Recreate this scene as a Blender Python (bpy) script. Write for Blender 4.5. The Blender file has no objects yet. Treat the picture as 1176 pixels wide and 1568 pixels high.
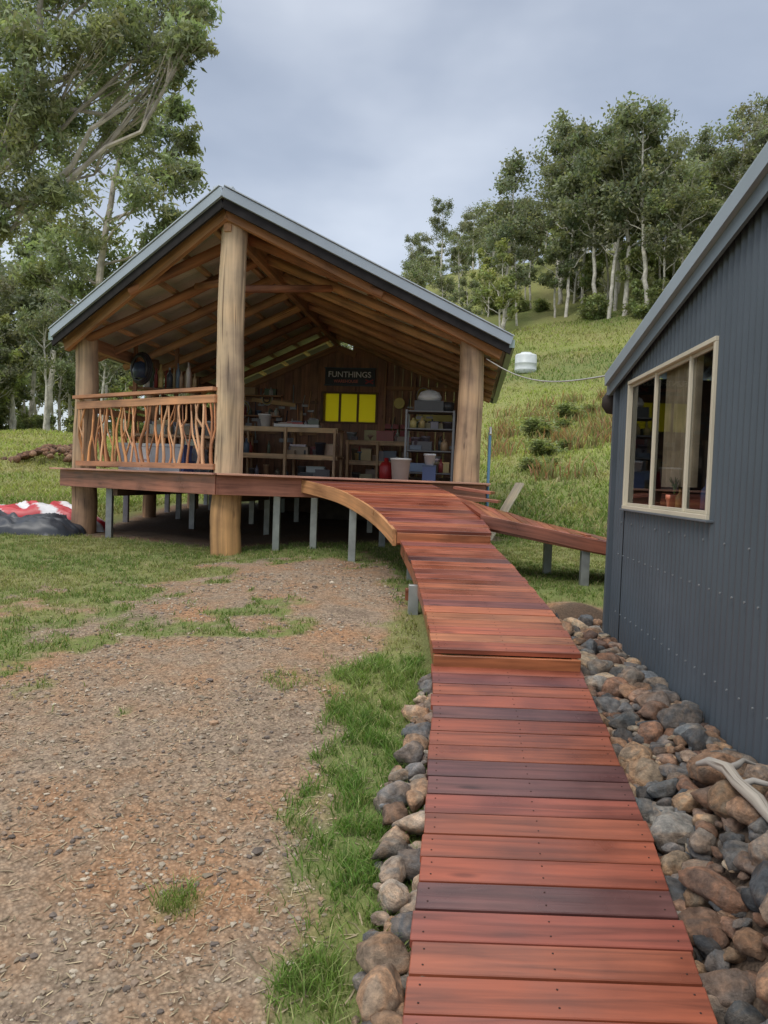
import bpy, math, random
import numpy as np
from mathutils import Vector, Matrix
random.seed(7); rng=np.random.default_rng(7)
S=bpy.context.scene
COL=S.collection
S.view_settings.view_transform='Standard'; S.view_settings.look='None'; S.view_settings.exposure=0

# ------------------------------------------------------------------ noise / terrain
def _h(ix,iy,s):
    v=np.sin(ix*127.1+iy*311.7+s*74.7)*43758.5453
    return v-np.floor(v)
def vn(x,y,s=0):
    x=np.asarray(x,float); y=np.asarray(y,float)
    ix=np.floor(x); iy=np.floor(y); fx=x-ix; fy=y-iy
    fx=fx*fx*(3-2*fx); fy=fy*fy*(3-2*fy)
    a=_h(ix,iy,s); b=_h(ix+1,iy,s); c=_h(ix,iy+1,s); d=_h(ix+1,iy+1,s)
    return (a*(1-fx)+b*fx)*(1-fy)+(c*(1-fx)+d*fx)*fy
def fbm(x,y,s=0,o=4):
    r=0; a=.5; t=0
    for i in range(o):
        r=r+a*vn(x*2**i,y*2**i,s+i); t+=a; a*=.5
    return r/t
def ss(a,b,x):
    t=np.clip((x-a)/(b-a),0,1); return t*t*(3-2*t)
RY=[-3,.6,2.12,3,4,4.7,5.3,6,6.8,7.7]
RL=[-.2,0,.113,.21,.30,.335,.33,.31,.26,.17]
RR=[.7,.88,1.01,1.11,1.19,1.235,1.24,1.21,1.15,1.07]
def wallx(y): return 1.47+.063*y
def hill_t(x,y): return (y-13)*.8+(x-2)*.6
def terr(x,y):
    x=np.asarray(x,float); y=np.asarray(y,float)
    b=np.interp(y,[-60,0,.6,2.2,4.7,6.3,9.3,11.5,16,50,100,300],[-2,-.34,-.24,.0,.38,.56,.72,.8,.95,2.2,4,9])
    b=b-.08*ss(-.8,-2.5,x)*ss(4,8,y)*ss(16,11,y)
    rr=np.interp(y,RY,RR)
    w=ss(0,.42,x-rr)*ss(7.6,6.2,y)*ss(-4,-1,y)
    b=b*(1-w)+.40*w
    b=b+1.5*ss(-3,-14,x)*ss(16,55,y)
    t=np.clip(hill_t(x,y),0,None)
    q=np.minimum(t,70)
    H=.12*q+.0032*q*q+.25*np.clip(t-70,0,200)
    H=H*ss(-14,8,x)
    b=b+H
    far=ss(14,30,y)
    b=b+(fbm(x*.09,y*.09,3)-.5)*1.6*far+(fbm(x*.7,y*.7,5)-.5)*.14*ss(9,14,y)
    b=b+(fbm(x*1.3,y*1.3,9)-.5)*.05*ss(.3,-.5,x)+(fbm(x*7,y*7,19)-.5)*.02
    b=b+.16*np.exp(-(((x-1.75)/.28)**2+((y-6.75)/.3)**2))
    return b
def grassmask(x,y):
    x=np.asarray(x,float); y=np.asarray(y,float)
    n=(fbm(x*1.6,y*1.6,21)-.5)*2; n2=(fbm(x*5,y*5,31,3)-.5)*2
    nn=n*.9+n2*.9
    lb=np.interp(y,[0,2.2,3.1,4.5,6.0,7.2],[-.42,-.33,-.30,-.28,-.1,.1])
    strip=(x-lb)/.25+nn*1.1
    strip=np.where(x>.5,-3,strip)
    lawnx=np.interp(y,[3.2,4.4,6,7.6,8.6,9.4],[-5.5,-2.4,-2.15,-1.9,-1.6,.0])
    lawn=(lawnx-x)/.8+nn*2.0
    back=(y-9.0)/.8+nn*1.8
    rt=np.where(x>.9,(y-6.35)/.3+nn,-3)
    m=np.maximum(np.maximum(strip,lawn),np.maximum(back,rt))
    patch=(fbm(x*1.1,y*1.1,47)-.60)*9+n2*2.6-.4
    m=np.maximum(m,np.where((y>5.6)&(x<.6),patch,-3))
    tu=1-np.hypot(x+.70,y-2.75)/.10+n2*.6
    m=np.maximum(m,tu)
    m=np.clip(m*.5+.5,0,1)
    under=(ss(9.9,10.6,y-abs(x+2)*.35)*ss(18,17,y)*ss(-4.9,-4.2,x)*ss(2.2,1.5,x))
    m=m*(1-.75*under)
    soil=np.exp(-(((x-1.75)/.33)**2+((y-6.75)/.35)**2))
    return m*(1-np.clip(soil*1.6,0,1))

# ------------------------------------------------------------------ materials
def newmat(name):
    m=bpy.data.materials.new(name); m.use_nodes=True
    nt=m.node_tree; b=nt.nodes['Principled BSDF']; return m,nt,b
def N(nt,t,**k):
    n=nt.nodes.new(t)
    for a,v in k.items():
        setattr(n,a,v)
    return n
def ramp(nt,stops):
    r=N(nt,'ShaderNodeValToRGB'); e=r.color_ramp.elements
    e[0].position=stops[0][0]; e[0].color=(*stops[0][1],1)
    e[1].position=stops[-1][0]; e[1].color=(*stops[-1][1],1)
    for p,c in stops[1:-1]:
        q=e.new(p); q.color=(*c,1)
    return r
def mixc(nt,a,b,f,mode='MIX'):
    m=N(nt,'ShaderNodeMix',data_type='RGBA',blend_type=mode)
    for sock,v in ((m.inputs[0],f),(m.inputs[6],a),(m.inputs[7],b)):
        if isinstance(v,bpy.types.NodeSocket): nt.links.new(v,sock)
        else:
            sock.default_value=v if not isinstance(v,tuple) else (*v,1)
    return m.outputs[2]
def attr(nt,n): 
    a=N(nt,'ShaderNodeAttribute'); a.attribute_name=n; return a
def bump(nt,b,h,st,d=.01):
    u=N(nt,'ShaderNodeBump'); u.inputs['Strength'].default_value=st; u.inputs['Distance'].default_value=d
    nt.links.new(h,u.inputs['Height']); nt.links.new(u.outputs[0],b.inputs['Normal'])
def wood(name,rough=.6,lo=.55,hi=1.25,sc=(1.2,30,30),bs=.3,knots=True,rv=.15,spec=.5,cracks=False):
    m,nt,b=newmat(name)
    g=attr(nt,'gc'); mp=N(nt,'ShaderNodeMapping'); mp.inputs['Scale'].default_value=sc
    nt.links.new(g.outputs['Vector'],mp.inputs[0])
    n=N(nt,'ShaderNodeTexNoise'); n.inputs['Scale'].default_value=1; n.inputs['Detail'].default_value=6; n.inputs['Distortion'].default_value=.6
    nt.links.new(mp.outputs[0],n.inputs[0])
    r=ramp(nt,[(.3,(lo,)*3),(.5,(.95,)*3),(.72,(hi,)*3)]); nt.links.new(n.outputs[0],r.inputs[0])
    n2=N(nt,'ShaderNodeTexNoise'); n2.inputs['Scale'].default_value=2.2; n2.inputs['Detail'].default_value=5
    nt.links.new(g.outputs['Vector'],n2.inputs[0])
    r2=ramp(nt,[(.3,(.62,.60,.64)),(.5,(1,1,1)),(.7,(1.22,1.17,1.1))]); nt.links.new(n2.outputs[0],r2.inputs[0])
    c=attr(nt,'Col')
    x=mixc(nt,c.outputs['Color'],r.outputs[0],1.0,'MULTIPLY'); x=mixc(nt,x,r2.outputs[0],1.0,'MULTIPLY')
    if knots:
        v=N(nt,'ShaderNodeTexVoronoi'); mp2=N(nt,'ShaderNodeMapping'); mp2.inputs['Scale'].default_value=(1.6,6,6)
        nt.links.new(g.outputs['Vector'],mp2.inputs[0]); nt.links.new(mp2.outputs[0],v.inputs[0]); v.inputs['Scale'].default_value=1
        r3=ramp(nt,[(.04,(.3,.25,.25)),(.11,(1,1,1))]); nt.links.new(v.outputs[0],r3.inputs[0])
        x=mixc(nt,x,r3.outputs[0],.7,'MULTIPLY')
    if cracks:
        n4=N(nt,'ShaderNodeTexNoise'); mp4=N(nt,'ShaderNodeMapping'); mp4.inputs['Scale'].default_value=(.8,42,42)
        nt.links.new(g.outputs['Vector'],mp4.inputs[0]); nt.links.new(mp4.outputs[0],n4.inputs[0]); n4.inputs['Scale'].default_value=1; n4.inputs['Detail'].default_value=3
        r4=ramp(nt,[(.30,(.25,.2,.17)),(.36,(1,1,1))]); nt.links.new(n4.outputs[0],r4.inputs[0])
        x=mixc(nt,x,r4.outputs[0],.85,'MULTIPLY')
    nt.links.new(x,b.inputs['Base Color'])
    mr=N(nt,'ShaderNodeMapRange'); mr.inputs[1].default_value=.3; mr.inputs[2].default_value=.7; mr.inputs[3].default_value=rough-rv; mr.inputs[4].default_value=rough+rv
    nt.links.new(n2.outputs[0],mr.inputs[0]); nt.links.new(mr.outputs[0],b.inputs['Roughness'])
    b.inputs['Specular IOR Level'].default_value=spec
    bump(nt,b,n.outputs[0],bs,.004)
    return m
def plain(name,col=None,rough=.6,metal=0,var=.25,sc=6,bs=.1,spec=.5):
    m,nt,b=newmat(name)
    tc=N(nt,'ShaderNodeTexCoord'); n=N(nt,'ShaderNodeTexNoise'); n.inputs['Scale'].default_value=sc; n.inputs['Detail'].default_value=6
    nt.links.new(tc.outputs['Object'],n.inputs[0])
    r=ramp(nt,[(.3,(1-var,)*3),(.7,(1+var*.5,)*3)]); nt.links.new(n.outputs[0],r.inputs[0])
    src=attr(nt,'Col').outputs['Color'] if col is None else col
    x=mixc(nt,src,r.outputs[0],1.0,'MULTIPLY'); nt.links.new(x,b.inputs['Base Color'])
    b.inputs['Roughness'].default_value=rough; b.inputs['Metallic'].default_value=metal
    b.inputs['Specular IOR Level'].default_value=spec
    if bs: bump(nt,b,n.outputs[0],bs,.01)
    return m
def leafmat(name,tr=.35,rough=.5):
    m,nt,b=newmat(name); c=attr(nt,'Col')
    nt.links.new(c.outputs['Color'],b.inputs['Base Color']); b.inputs['Roughness'].default_value=rough
    b.inputs['Specular IOR Level'].default_value=.3
    t=N(nt,'ShaderNodeBsdfTranslucent'); x=mixc(nt,c.outputs['Color'],(1.3,1.35,.8),1.0,'MULTIPLY'); nt.links.new(x,t.inputs[0])
    ms=N(nt,'ShaderNodeMixShader'); ms.inputs[0].default_value=tr
    nt.links.new(b.outputs[0],ms.inputs[1]); nt.links.new(t.outputs[0],ms.inputs[2])
    nt.links.new(ms.outputs[0],nt.nodes['Material Output'].inputs[0]); return m
M={}
M['ramp']=wood('oiled_hardwood',.36,.55,1.3,(1.5,26,26),.4,rv=.12)
M['timber']=wood('sawn_timber',.7,.6,1.2,(1.2,22,22),.3)
M['log']=wood('peeled_log',.75,.5,1.25,(.9,14,14),.6,cracks=True)
M['galv']=plain('galvanised_steel',None,.45,.6,.25,9)
M['paint']=plain('painted_metal',None,.45,0,.12,2.2,.05)
M['plastic']=plain('coloured_plastic',None,.4,0,.12,5,.03)
M['matte']=plain('matte_surface',None,.9,0,.3,8,.2,.2)
M['leaf']=leafmat('eucalypt_leaf',.4)
M['grass']=leafmat('grass_blade',.4,.6)
M['bark']=plain('smooth_gum_bark',None,.8,0,.45,3,.4)
def rockmat():
    m,nt,b=newmat('river_rock'); c=attr(nt,'Col'); g=attr(nt,'gc')
    n=N(nt,'ShaderNodeTexNoise'); n.inputs['Scale'].default_value=20; n.inputs['Detail'].default_value=12; n.inputs['Roughness'].default_value=.72
    nt.links.new(g.outputs['Vector'],n.inputs[0])
    r=ramp(nt,[(.3,(.35,.33,.33)),(.5,(.95,.95,.95)),(.7,(1.8,1.7,1.6))]); nt.links.new(n.outputs[0],r.inputs[0])
    n2=N(nt,'ShaderNodeTexNoise'); n2.inputs['Scale'].default_value=7; n2.inputs['Detail'].default_value=6; n2.inputs['Distortion'].default_value=1.2
    nt.links.new(g.outputs['Vector'],n2.inputs[0])
    r2=ramp(nt,[(.40,(1,1,1)),(.55,(1.25,1.0,.82)),(.66,(.7,.68,.68))]); nt.links.new(n2.outputs[0],r2.inputs[0])
    x=mixc(nt,c.outputs['Color'],r.outputs[0],1.0,'MULTIPLY'); x=mixc(nt,x,r2.outputs[0],.9,'MULTIPLY')
    nt.links.new(x,b.inputs['Base Color']); b.inputs['Roughness'].default_value=.85; b.inputs['Specular IOR Level'].default_value=.3
    ad=N(nt,'ShaderNodeMath',operation='ADD'); nt.links.new(n.outputs[0],ad.inputs[0]); nt.links.new(n2.outputs[0],ad.inputs[1])
    bump(nt,b,ad.outputs[0],1.0,.03); return m
M['rock']=rockmat()
def groundmat():
    m,nt,b=newmat('ground_soil_and_turf'); tc=N(nt,'ShaderNodeTexCoord'); P=tc.outputs['Object']
    def noise(s,d=6,rg=.6):
        n=N(nt,'ShaderNodeTexNoise'); n.inputs['Scale'].default_value=s; n.inputs['Detail'].default_value=d; n.inputs['Roughness'].default_value=rg
        nt.links.new(P,n.inputs[0]); return n.outputs[0]
    a=noise(1.6,8,.65); f=noise(26,8,.7); g=noise(7)
    r=ramp(nt,[(.36,(.34,.20,.115)),(.47,(.30,.205,.135)),(.58,(.29,.225,.165)),(.7,(.21,.16,.12))]); nt.links.new(a,r.inputs[0])
    r2=ramp(nt,[(.28,(.5,.48,.46)),(.5,(1,1,1)),(.72,(1.5,1.45,1.4))]); nt.links.new(f,r2.inputs[0])
    dirt=mixc(nt,r.outputs[0],r2.outputs[0],1.0,'MULTIPLY')
    v=N(nt,'ShaderNodeTexVoronoi'); v.inputs['Scale'].default_value=60; nt.links.new(P,v.inputs[0])
    rv=ramp(nt,[(.0,(1.3,1.27,1.22)),(.35,(1,1,1)),(.7,(.6,.57,.55))]); nt.links.new(v.outputs[0],rv.inputs[0])
    dirt=mixc(nt,dirt,rv.outputs[0],.7,'MULTIPLY')
    dm=attr(nt,'soil_dark'); dirt=mixc(nt,dirt,(.075,.055,.042),dm.outputs['Fac'])
    r3=ramp(nt,[(.3,(.075,.10,.03)),(.55,(.13,.15,.05)),(.7,(.23,.20,.10))]); nt.links.new(g,r3.inputs[0])
    c=attr(nt,'Col'); turf=mixc(nt,r3.outputs[0],c.outputs['Color'],.5)
    ma=attr(nt,'mask')
    x=mixc(nt,dirt,turf,ma.outputs['Fac']); nt.links.new(x,b.inputs['Base Color'])
    b.inputs['Roughness'].default_value=.95; b.inputs['Specular IOR Level'].default_value=.1
    ad=N(nt,'ShaderNodeMath',operation='SUBTRACT'); nt.links.new(f,ad.inputs[0]); nt.links.new(v.outputs[0],ad.inputs[1])
    bump(nt,b,ad.outputs[0],.7,.014); return m
M['ground']=groundmat()

# ------------------------------------------------------------------ mesh builder
class MB:
    def __init__(s): s.v=[];s.f=[];s.m=[];s.c=[];s.g=[];s.mats=[];s.sm=[]
    def mi(s,k):
        if k not in s.mats: s.mats.append(k)
        return s.mats.index(k)
    def add(s,vs,fs,mat,col,gc=None,smooth=False):
        o=len(s.v); off=Vector((random.random()*20,random.random()*20,random.random()*20))
        for i,p in enumerate(vs):
            s.v.append(tuple(p)); s.c.append(col); 
            q=Vector(gc[i]) if gc else Vector(p); s.g.append(tuple(q+off))
        k=s.mi(mat)
        for f in fs: s.f.append([o+i for i in f]); s.m.append(k); s.sm.append(smooth)
    def hexa(s,b,t,mat,col,L=None):
        vs=list(b)+list(t)
        fs=[(3,2,1,0),(4,5,6,7),(0,1,5,4),(1,2,6,5),(2,3,7,6),(3,0,4,7)]
        s.add(vs,fs,mat,col,L)
    def beam(s,p1,p2,w,h,mat,col,up=(0,0,1)):
        p1=Vector(p1);p2=Vector(p2);d=(p2-p1); l=d.length; d.normalize()
        up=Vector(up); sd=d.cross(up)
        if sd.length<1e-4: sd=d.cross(Vector((0,1,0)))
        sd.normalize(); u=sd.cross(d).normalized()
        vs=[];g=[]
        for e,p in ((0,p1),(l,p2)):
            for a,b in ((-1,-1),(1,-1),(1,1),(-1,1)):
                vs.append(p+sd*a*w/2+u*b*h/2); g.append((e,a*w/2,b*h/2))
        s.hexa(vs[:4],vs[4:],mat,col,g)
    def box(s,c,sz,mat,col,rot=0):
        c=Vector(c); r=Matrix.Rotation(rot,3,'Z'); x=r@Vector((sz[0]/2,0,0))
        s.beam(c-x,c+x,sz[1],sz[2],mat,col)
    def tube(s,pts,rad,mat,col,n=10,caps=True,smooth=True):
        pts=[Vector(p) for p in pts]; vs=[];g=[];L=0; prev=None
        for i,p in enumerate(pts):
            d=(pts[min(i+1,len(pts)-1)]-pts[max(i-1,0)]).normalized()
            if prev is None:
                a=d.orthogonal().normalized()
            else:
                a=(prev-d*prev.dot(d)).normalized()
            prev=a; b=d.cross(a)
            if i: L+=(p-pts[i-1]).length
            r=rad[i] if hasattr(rad,'__len__') else rad
            for k in range(n):
                t=2*math.pi*k/n; vs.append(p+a*math.cos(t)*r+b*math.sin(t)*r); g.append((L,math.cos(t)*r,math.sin(t)*r))
        fs=[(i*n+k,i*n+(k+1)%n,(i+1)*n+(k+1)%n,(i+1)*n+k) for i in range(len(pts)-1) for k in range(n)]
        s.add(vs,fs,mat,col,g,smooth)
        if caps:
            s.add(vs[:n],[tuple(range(n))[::-1]],mat,col,g[:n]); s.add(vs[-n:],[tuple(range(n))],mat,col,g[-n:])
    def lathe(s,c,prof,mat,col,n=18):
        c=Vector(c); vs=[]
        for r,z in prof:
            for k in range(n):
                t=2*math.pi*k/n; vs.append(c+Vector((r*math.cos(t),r*math.sin(t),z)))
        fs=[(i*n+k,i*n+(k+1)%n,(i+1)*n+(k+1)%n,(i+1)*n+k) for i in range(len(prof)-1) for k in range(n)]
        s.add(vs,fs,mat,col,None,True)
    def obj(s,name,parent=None,bevel=0):
        me=bpy.data.meshes.new(name); me.from_pydata(s.v,[],s.f)
        for k in s.mats: me.materials.append(M[k])
        me.polygons.foreach_set('material_index',s.m); me.polygons.foreach_set('use_smooth',s.sm)
        a=me.attributes.new('Col','FLOAT_COLOR','POINT'); a.data.foreach_set('color',np.array([(*c,1) for c in s.c],dtype='f').ravel())
        a=me.attributes.new('gc','FLOAT_VECTOR','POINT'); a.data.foreach_set('vector',np.array(s.g,dtype='f').ravel())
        o=bpy.data.objects.new(name,me); COL.objects.link(o)
        if parent: o.parent=parent
        if bevel:
            md=o.modifiers.new('b','BEVEL'); md.width=bevel; md.segments=1; md.limit_method='ANGLE'; md.angle_limit=.9
        return o
def npmesh(name,V,F,cols,mats,midx=None,parent=None,smooth=False,gc=None):
    me=bpy.data.meshes.new(name); F=np.asarray(F); k=F.shape[1]
    me.vertices.add(len(V)); me.vertices.foreach_set('co',np.asarray(V,dtype='f').ravel())
    me.loops.add(F.size); me.loops.foreach_set('vertex_index',F.astype('i').ravel())
    me.polygons.add(len(F)); me.polygons.foreach_set('loop_start',np.arange(len(F),dtype='i')*k)
    me.polygons.foreach_set('loop_total',np.full(len(F),k,dtype='i'))
    for m in mats: me.materials.append(M[m])
    if midx is not None: me.polygons.foreach_set('material_index',np.asarray(midx,dtype='i'))
    me.polygons.foreach_set('use_smooth',np.full(len(F),smooth))
    me.update(calc_edges=True)
    a=me.attributes.new('Col','FLOAT_COLOR','POINT'); c4=np.ones((len(V),4),dtype='f'); c4[:,:3]=cols; a.data.foreach_set('color',c4.ravel())
    if gc is not None:
        a=me.attributes.new('gc','FLOAT_VECTOR','POINT'); a.data.foreach_set('vector',np.asarray(gc,dtype='f').ravel())
    o=bpy.data.objects.new(name,me); COL.objects.link(o)
    if parent: o.parent=parent
    return o
def empty(name,loc=(0,0,0)):
    e=bpy.data.objects.new(name,None); COL.objects.link(e); e.empty_display_size=.2; return e
def vary(c,a=.15):
    k=1+random.uniform(-a,a); return tuple(max(0,x*k*(1+random.uniform(-a,a)*.3)) for x in c)

# ------------------------------------------------------------------ ground sheet
def axis(fine0,fine1,step,lo,hi,gr=1.09):
    a=list(np.arange(fine0,fine1,step)); s=step
    while a[-1]<hi: s*=gr; a.append(a[-1]+s)
    s=step
    while a[0]>lo: s*=gr; a.insert(0,a[0]-s)
    return np.array(a)
gx=axis(-5,3,.05,-500,500); gy=axis(1,11,.05,-80,700)
X,Y=np.meshgrid(gx,gy); Z=terr(X,Y)
nx,ny=len(gx),len(gy)
V=np.stack([X.ravel(),Y.ravel(),Z.ravel()],1)
idx=np.arange(nx*ny).reshape(ny,nx)
F=np.stack([idx[:-1,:-1].ravel(),idx[:-1,1:].ravel(),idx[1:,1:].ravel(),idx[1:,:-1].ravel()],1)
def grasscol(x,y):
    n=fbm(x*.12,y*.12,61); n2=fbm(x*.8,y*.8,71); n3=fbm(x*.3,y*.5,77)
    far=ss(12,24,y)
    c1=np.array([.13,.20,.05]); c2=np.array([.30,.36,.09]); c3=np.array([.36,.32,.14])  # yellow-green hill tone also has sunlit brightness painted into it
    w=np.clip(ss(.30,.6,n)*far*.95+.2*n2,0,1)[:,None]
    c=c1*(1-w)+c2*w
    w3=(ss(.5,.72,n2)*.45+ss(.5,.65,n3)*.35*far)[:,None]; c=c*(1-w3)+c3*w3
    return c
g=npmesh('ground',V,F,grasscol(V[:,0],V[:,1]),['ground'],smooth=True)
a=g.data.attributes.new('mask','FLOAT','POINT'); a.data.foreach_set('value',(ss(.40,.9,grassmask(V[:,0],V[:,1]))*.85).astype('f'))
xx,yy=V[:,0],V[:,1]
soil_dark=ss(.0,.25,xx)*ss(5.0,4.3,yy)*.85  # soil colour darkened under boardwalk, rocks and hut
soil_dark=np.maximum(soil_dark,ss(.85,1.15,xx)*ss(7.1,6.7,yy)*ss(4,3,xx)*.85)
soil_dark=np.maximum(soil_dark,ss(9.3,11,yy-abs(xx+2)*.35)*ss(18,17,yy)*ss(-4.9,-4.0,xx)*ss(2.4,1.2,xx)*.75)
a=g.data.attributes.new('soil_dark','FLOAT','POINT'); a.data.foreach_set('value',soil_dark.astype('f'))

# ------------------------------------------------------------------ grass blades
def blades(name,x,y,h,w,col,bend=.5):
    n=len(x); z=terr(x,y)-.005
    th=rng.uniform(0,2*np.pi,n); dx=np.cos(th);dy=np.sin(th)
    ph=rng.uniform(0,2*np.pi,n); b=h*bend*rng.uniform(.3,1.3,n); bx=np.cos(ph)*b; by=np.sin(ph)*b
    V=np.zeros((n,5,3))
    V[:,0]=np.stack([x-dx*w,y-dy*w,z],1); V[:,1]=np.stack([x+dx*w,y+dy*w,z],1)
    V[:,2]=np.stack([x+dx*w*.8+bx*.35,y+dy*w*.8+by*.35,z+h*.6],1)
    V[:,3]=np.stack([x-dx*w*.8+bx*.35,y-dy*w*.8+by*.35,z+h*.6],1)
    V[:,4]=np.stack([x+bx,y+by,z+h*.95],1)
    o=np.arange(n)[:,None]*5
    FF=np.concatenate([o+[0,1,2],o+[0,2,3],o+[3,2,4]],0)
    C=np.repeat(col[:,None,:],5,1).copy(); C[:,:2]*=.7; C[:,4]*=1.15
    return npmesh(name,V.reshape(-1,3),FF,C.reshape(-1,3),['grass'])
def inramp(x,y):
    l=np.interp(y,RY,RL); r=np.interp(y,RY,RR); return (x>l-.02)&(x<r+.02)&(y<7.6)
def sample(x0,x1,y0,y1,n,thr=.5,lump=True):
    x=rng.uniform(x0,x1,n); y=rng.uniform(y0,y1,n)
    k=(x>-.62*y-.3)&(x<.5*y+.3); x=x[k];y=y[k]
    m=grassmask(x,y); 
    d=ss(.35,.95,m)*(.12+.88*ss(.38,.62,fbm(x*9,y*9,83,2)) if lump else 1)
    k=(rng.random(len(x))<d)&~inramp(x,y)&~((x>wallx(y)-.1)&(y<6.4))
    k&=~((x>.9)&(y<6.2))
    return x[k],y[k]
def gcol(n,x,y):
    c=grasscol(x,y)
    c=c*rng.uniform(.6,1.4,n)[:,None]
    dry=rng.random(n)<.2; c[dry]=np.array([.42,.36,.2])*rng.uniform(.6,1.2,dry.sum())[:,None]
    return c
x,y=sample(-1.0,.4,1.3,5.2,80000); n=len(x)
c=gcol(n,x,y)*np.array([.85,1.05,.8])
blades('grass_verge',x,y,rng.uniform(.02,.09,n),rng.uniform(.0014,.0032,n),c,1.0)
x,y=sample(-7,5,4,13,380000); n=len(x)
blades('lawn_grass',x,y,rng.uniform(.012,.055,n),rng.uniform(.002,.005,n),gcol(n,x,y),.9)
def far(x0,x1,y0,y1,n):
    y=y0+(y1-y0)*rng.random(n)**1.3; x=rng.uniform(x0,x1,n)*y
    k=(hill_t(x,y)<60)&~((x>-4.8)&(x<1.9)&(y<18)); return x[k],y[k]
x,y=far(-.62,.55,12,60,130000); n=len(x)
blades('paddock_grass',x,y,rng.uniform(.03,.13,n)*(1+y/60),rng.uniform(.006,.014,n)*(.6+y/25),gcol(n,x,y),.9)
cx=[];cy=[]
for i in range(150):
    yy_=random.uniform(19,34); xx_=yy_*random.uniform(.14,.40)
    if fbm(np.array([xx_*.25]),np.array([yy_*.25]),5)[0]<.47: continue
    k=45; s=random.uniform(.1,.4); cx.append(xx_+rng.normal(0,s,k)); cy.append(yy_+rng.normal(0,s,k))
x=np.concatenate(cx);y=np.concatenate(cy);n=len(x)
c=np.where((rng.random(n)<.45)[:,None],np.array([.36,.20,.11]),np.array([.26,.28,.11]))*rng.uniform(.6,1.3,n)[:,None]
blades('tussock_grass',x,y,rng.uniform(.2,.65,n),rng.uniform(.012,.022,n),c,.6)

# ------------------------------------------------------------------ rocks
def ico(sub):
    import bmesh
    bm=bmesh.new(); bmesh.ops.create_icosphere(bm,subdivisions=sub,radius=1)
    v=np.array([p.co[:] for p in bm.verts]); f=np.array([[q.index for q in t.verts] for t in bm.faces]); bm.free(); return v,f
def rockshape(v,r):
    k=r.integers(7,14); nn=r.normal(size=(k,3)); nn/=np.linalg.norm(nn,axis=1)[:,None]
    h=r.uniform(.5,.95,k); d=v@nn.T
    lim=np.where(d>.05,h/np.maximum(d,.05),9)
    p=[10,20,34,45][r.integers(4)]; rad=(np.sum(lim**-p,1)+1.0)**(-1/p)
    ph=r.uniform(0,6,9)
    rad=rad*(1+.06*np.sin(v[:,0]*5+ph[0])*np.sin(v[:,1]*6+ph[1])+.04*np.sin(v[:,2]*9+ph[2]+v[:,0]*7)+.03*np.sin(v[:,0]*15+ph[3])*np.sin(v[:,1]*13+ph[4]+v[:,2]*9)+.018*np.sin(v[:,2]*24+ph[5])*np.sin(v[:,0]*21+ph[6]))
    return v*rad[:,None]
ROCKC=[(.14,.14,.14),(.10,.11,.12),(.19,.165,.14),(.26,.20,.14),(.18,.12,.09),(.22,.21,.19),(.075,.08,.085),(.21,.15,.115),(.13,.09,.075),(.30,.26,.20),(.11,.12,.125),(.24,.17,.12),(.16,.13,.11)]
def rocks(name,items,sub=3,light=1.0,cols=ROCKC):
    v0,f0=ico(sub); VV=[];FF=[];CC=[];GG=[];o=0
    for (x,y,z,r) in items:
        p=rockshape(v0,rng); s=np.array([rng.uniform(.95,1.6),rng.uniform(.8,1.15),rng.uniform(.55,.95)])*r
        p=p*s; th=rng.uniform(0,6.28); tl=rng.uniform(-.7,.7)
        R=np.array(Matrix.Rotation(th,3,'Z')@Matrix.Rotation(tl,3,'X')); p=p@R.T
        VV.append(p+[x,y,z]); FF.append(f0+o); o+=len(p)
        c=np.array(cols[rng.integers(len(cols))])*rng.uniform(.75,1.4)*light; CC.append(np.tile(c,(len(p),1)))
        GG.append(p+rng.uniform(0,30,3))
    return npmesh(name,np.concatenate(VV),np.concatenate(FF),np.concatenate(CC),['rock'],smooth=True,gc=np.concatenate(GG))
def pack(fx,y0,y1,sizes,sep=.72):
    it=[]
    for (a,b,t,lift) in sizes:
        for i in range(t):
            y=random.uniform(y0,y1); lo,hi=fx(y); r=random.uniform(a,b)
            if hi-lo<2*r*.5: continue
            x=random.uniform(lo+r*.5,hi-r*.5)
            if all((x-q[0])**2+(y-q[1])**2>(sep*(r+q[3]))**2 for q in it):
                it.append((x,y,float(terr(x,y))+r*lift+random.uniform(0,.04),r))
    return it
rf=lambda y:(np.interp(y,RY,RR)-.03,wallx(y)-.01)
R_=pack(rf,1.2,6.45,[(.085,.12,70,.4),(.055,.085,1200,.55),(.035,.055,2800,.7),(.02,.035,3500,.9)],.66)
R_+=pack(rf,1.2,6.45,[(.05,.07,1200,.1),(.03,.05,2500,.2)],.75)
rocks('river_rocks',R_,3,1.1)
L_=pack(lambda y:(np.interp(y,RY,RL)-np.interp(y,[1,2.2,3.5,4.6],[.17,.17,.20,.08]),np.interp(y,RY,RL)+.06),1.4,4.7,[(.065,.095,250,.5),(.035,.055,900,.6),(.02,.035,1400,.8)],.68)
rocks('river_rocks',L_,3,1.2,[(.26,.23,.19),(.20,.18,.155),(.30,.27,.23),(.24,.18,.13),(.15,.145,.14),(.20,.155,.125),(.13,.135,.14)])
dp=[(-12.9+random.gauss(0,1.0),30+random.gauss(0,.6),0,random.uniform(.06,.22)) for i in range(130)]
dp=[(x,y,float(terr(x,y))+.45*math.exp(-((x+12.9)/1.1)**2),r) for x,y,_,r in dp]
rocks('debris_pile',dp,2,.8,[(.20,.12,.08),(.16,.10,.07),(.24,.16,.11)])
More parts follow.
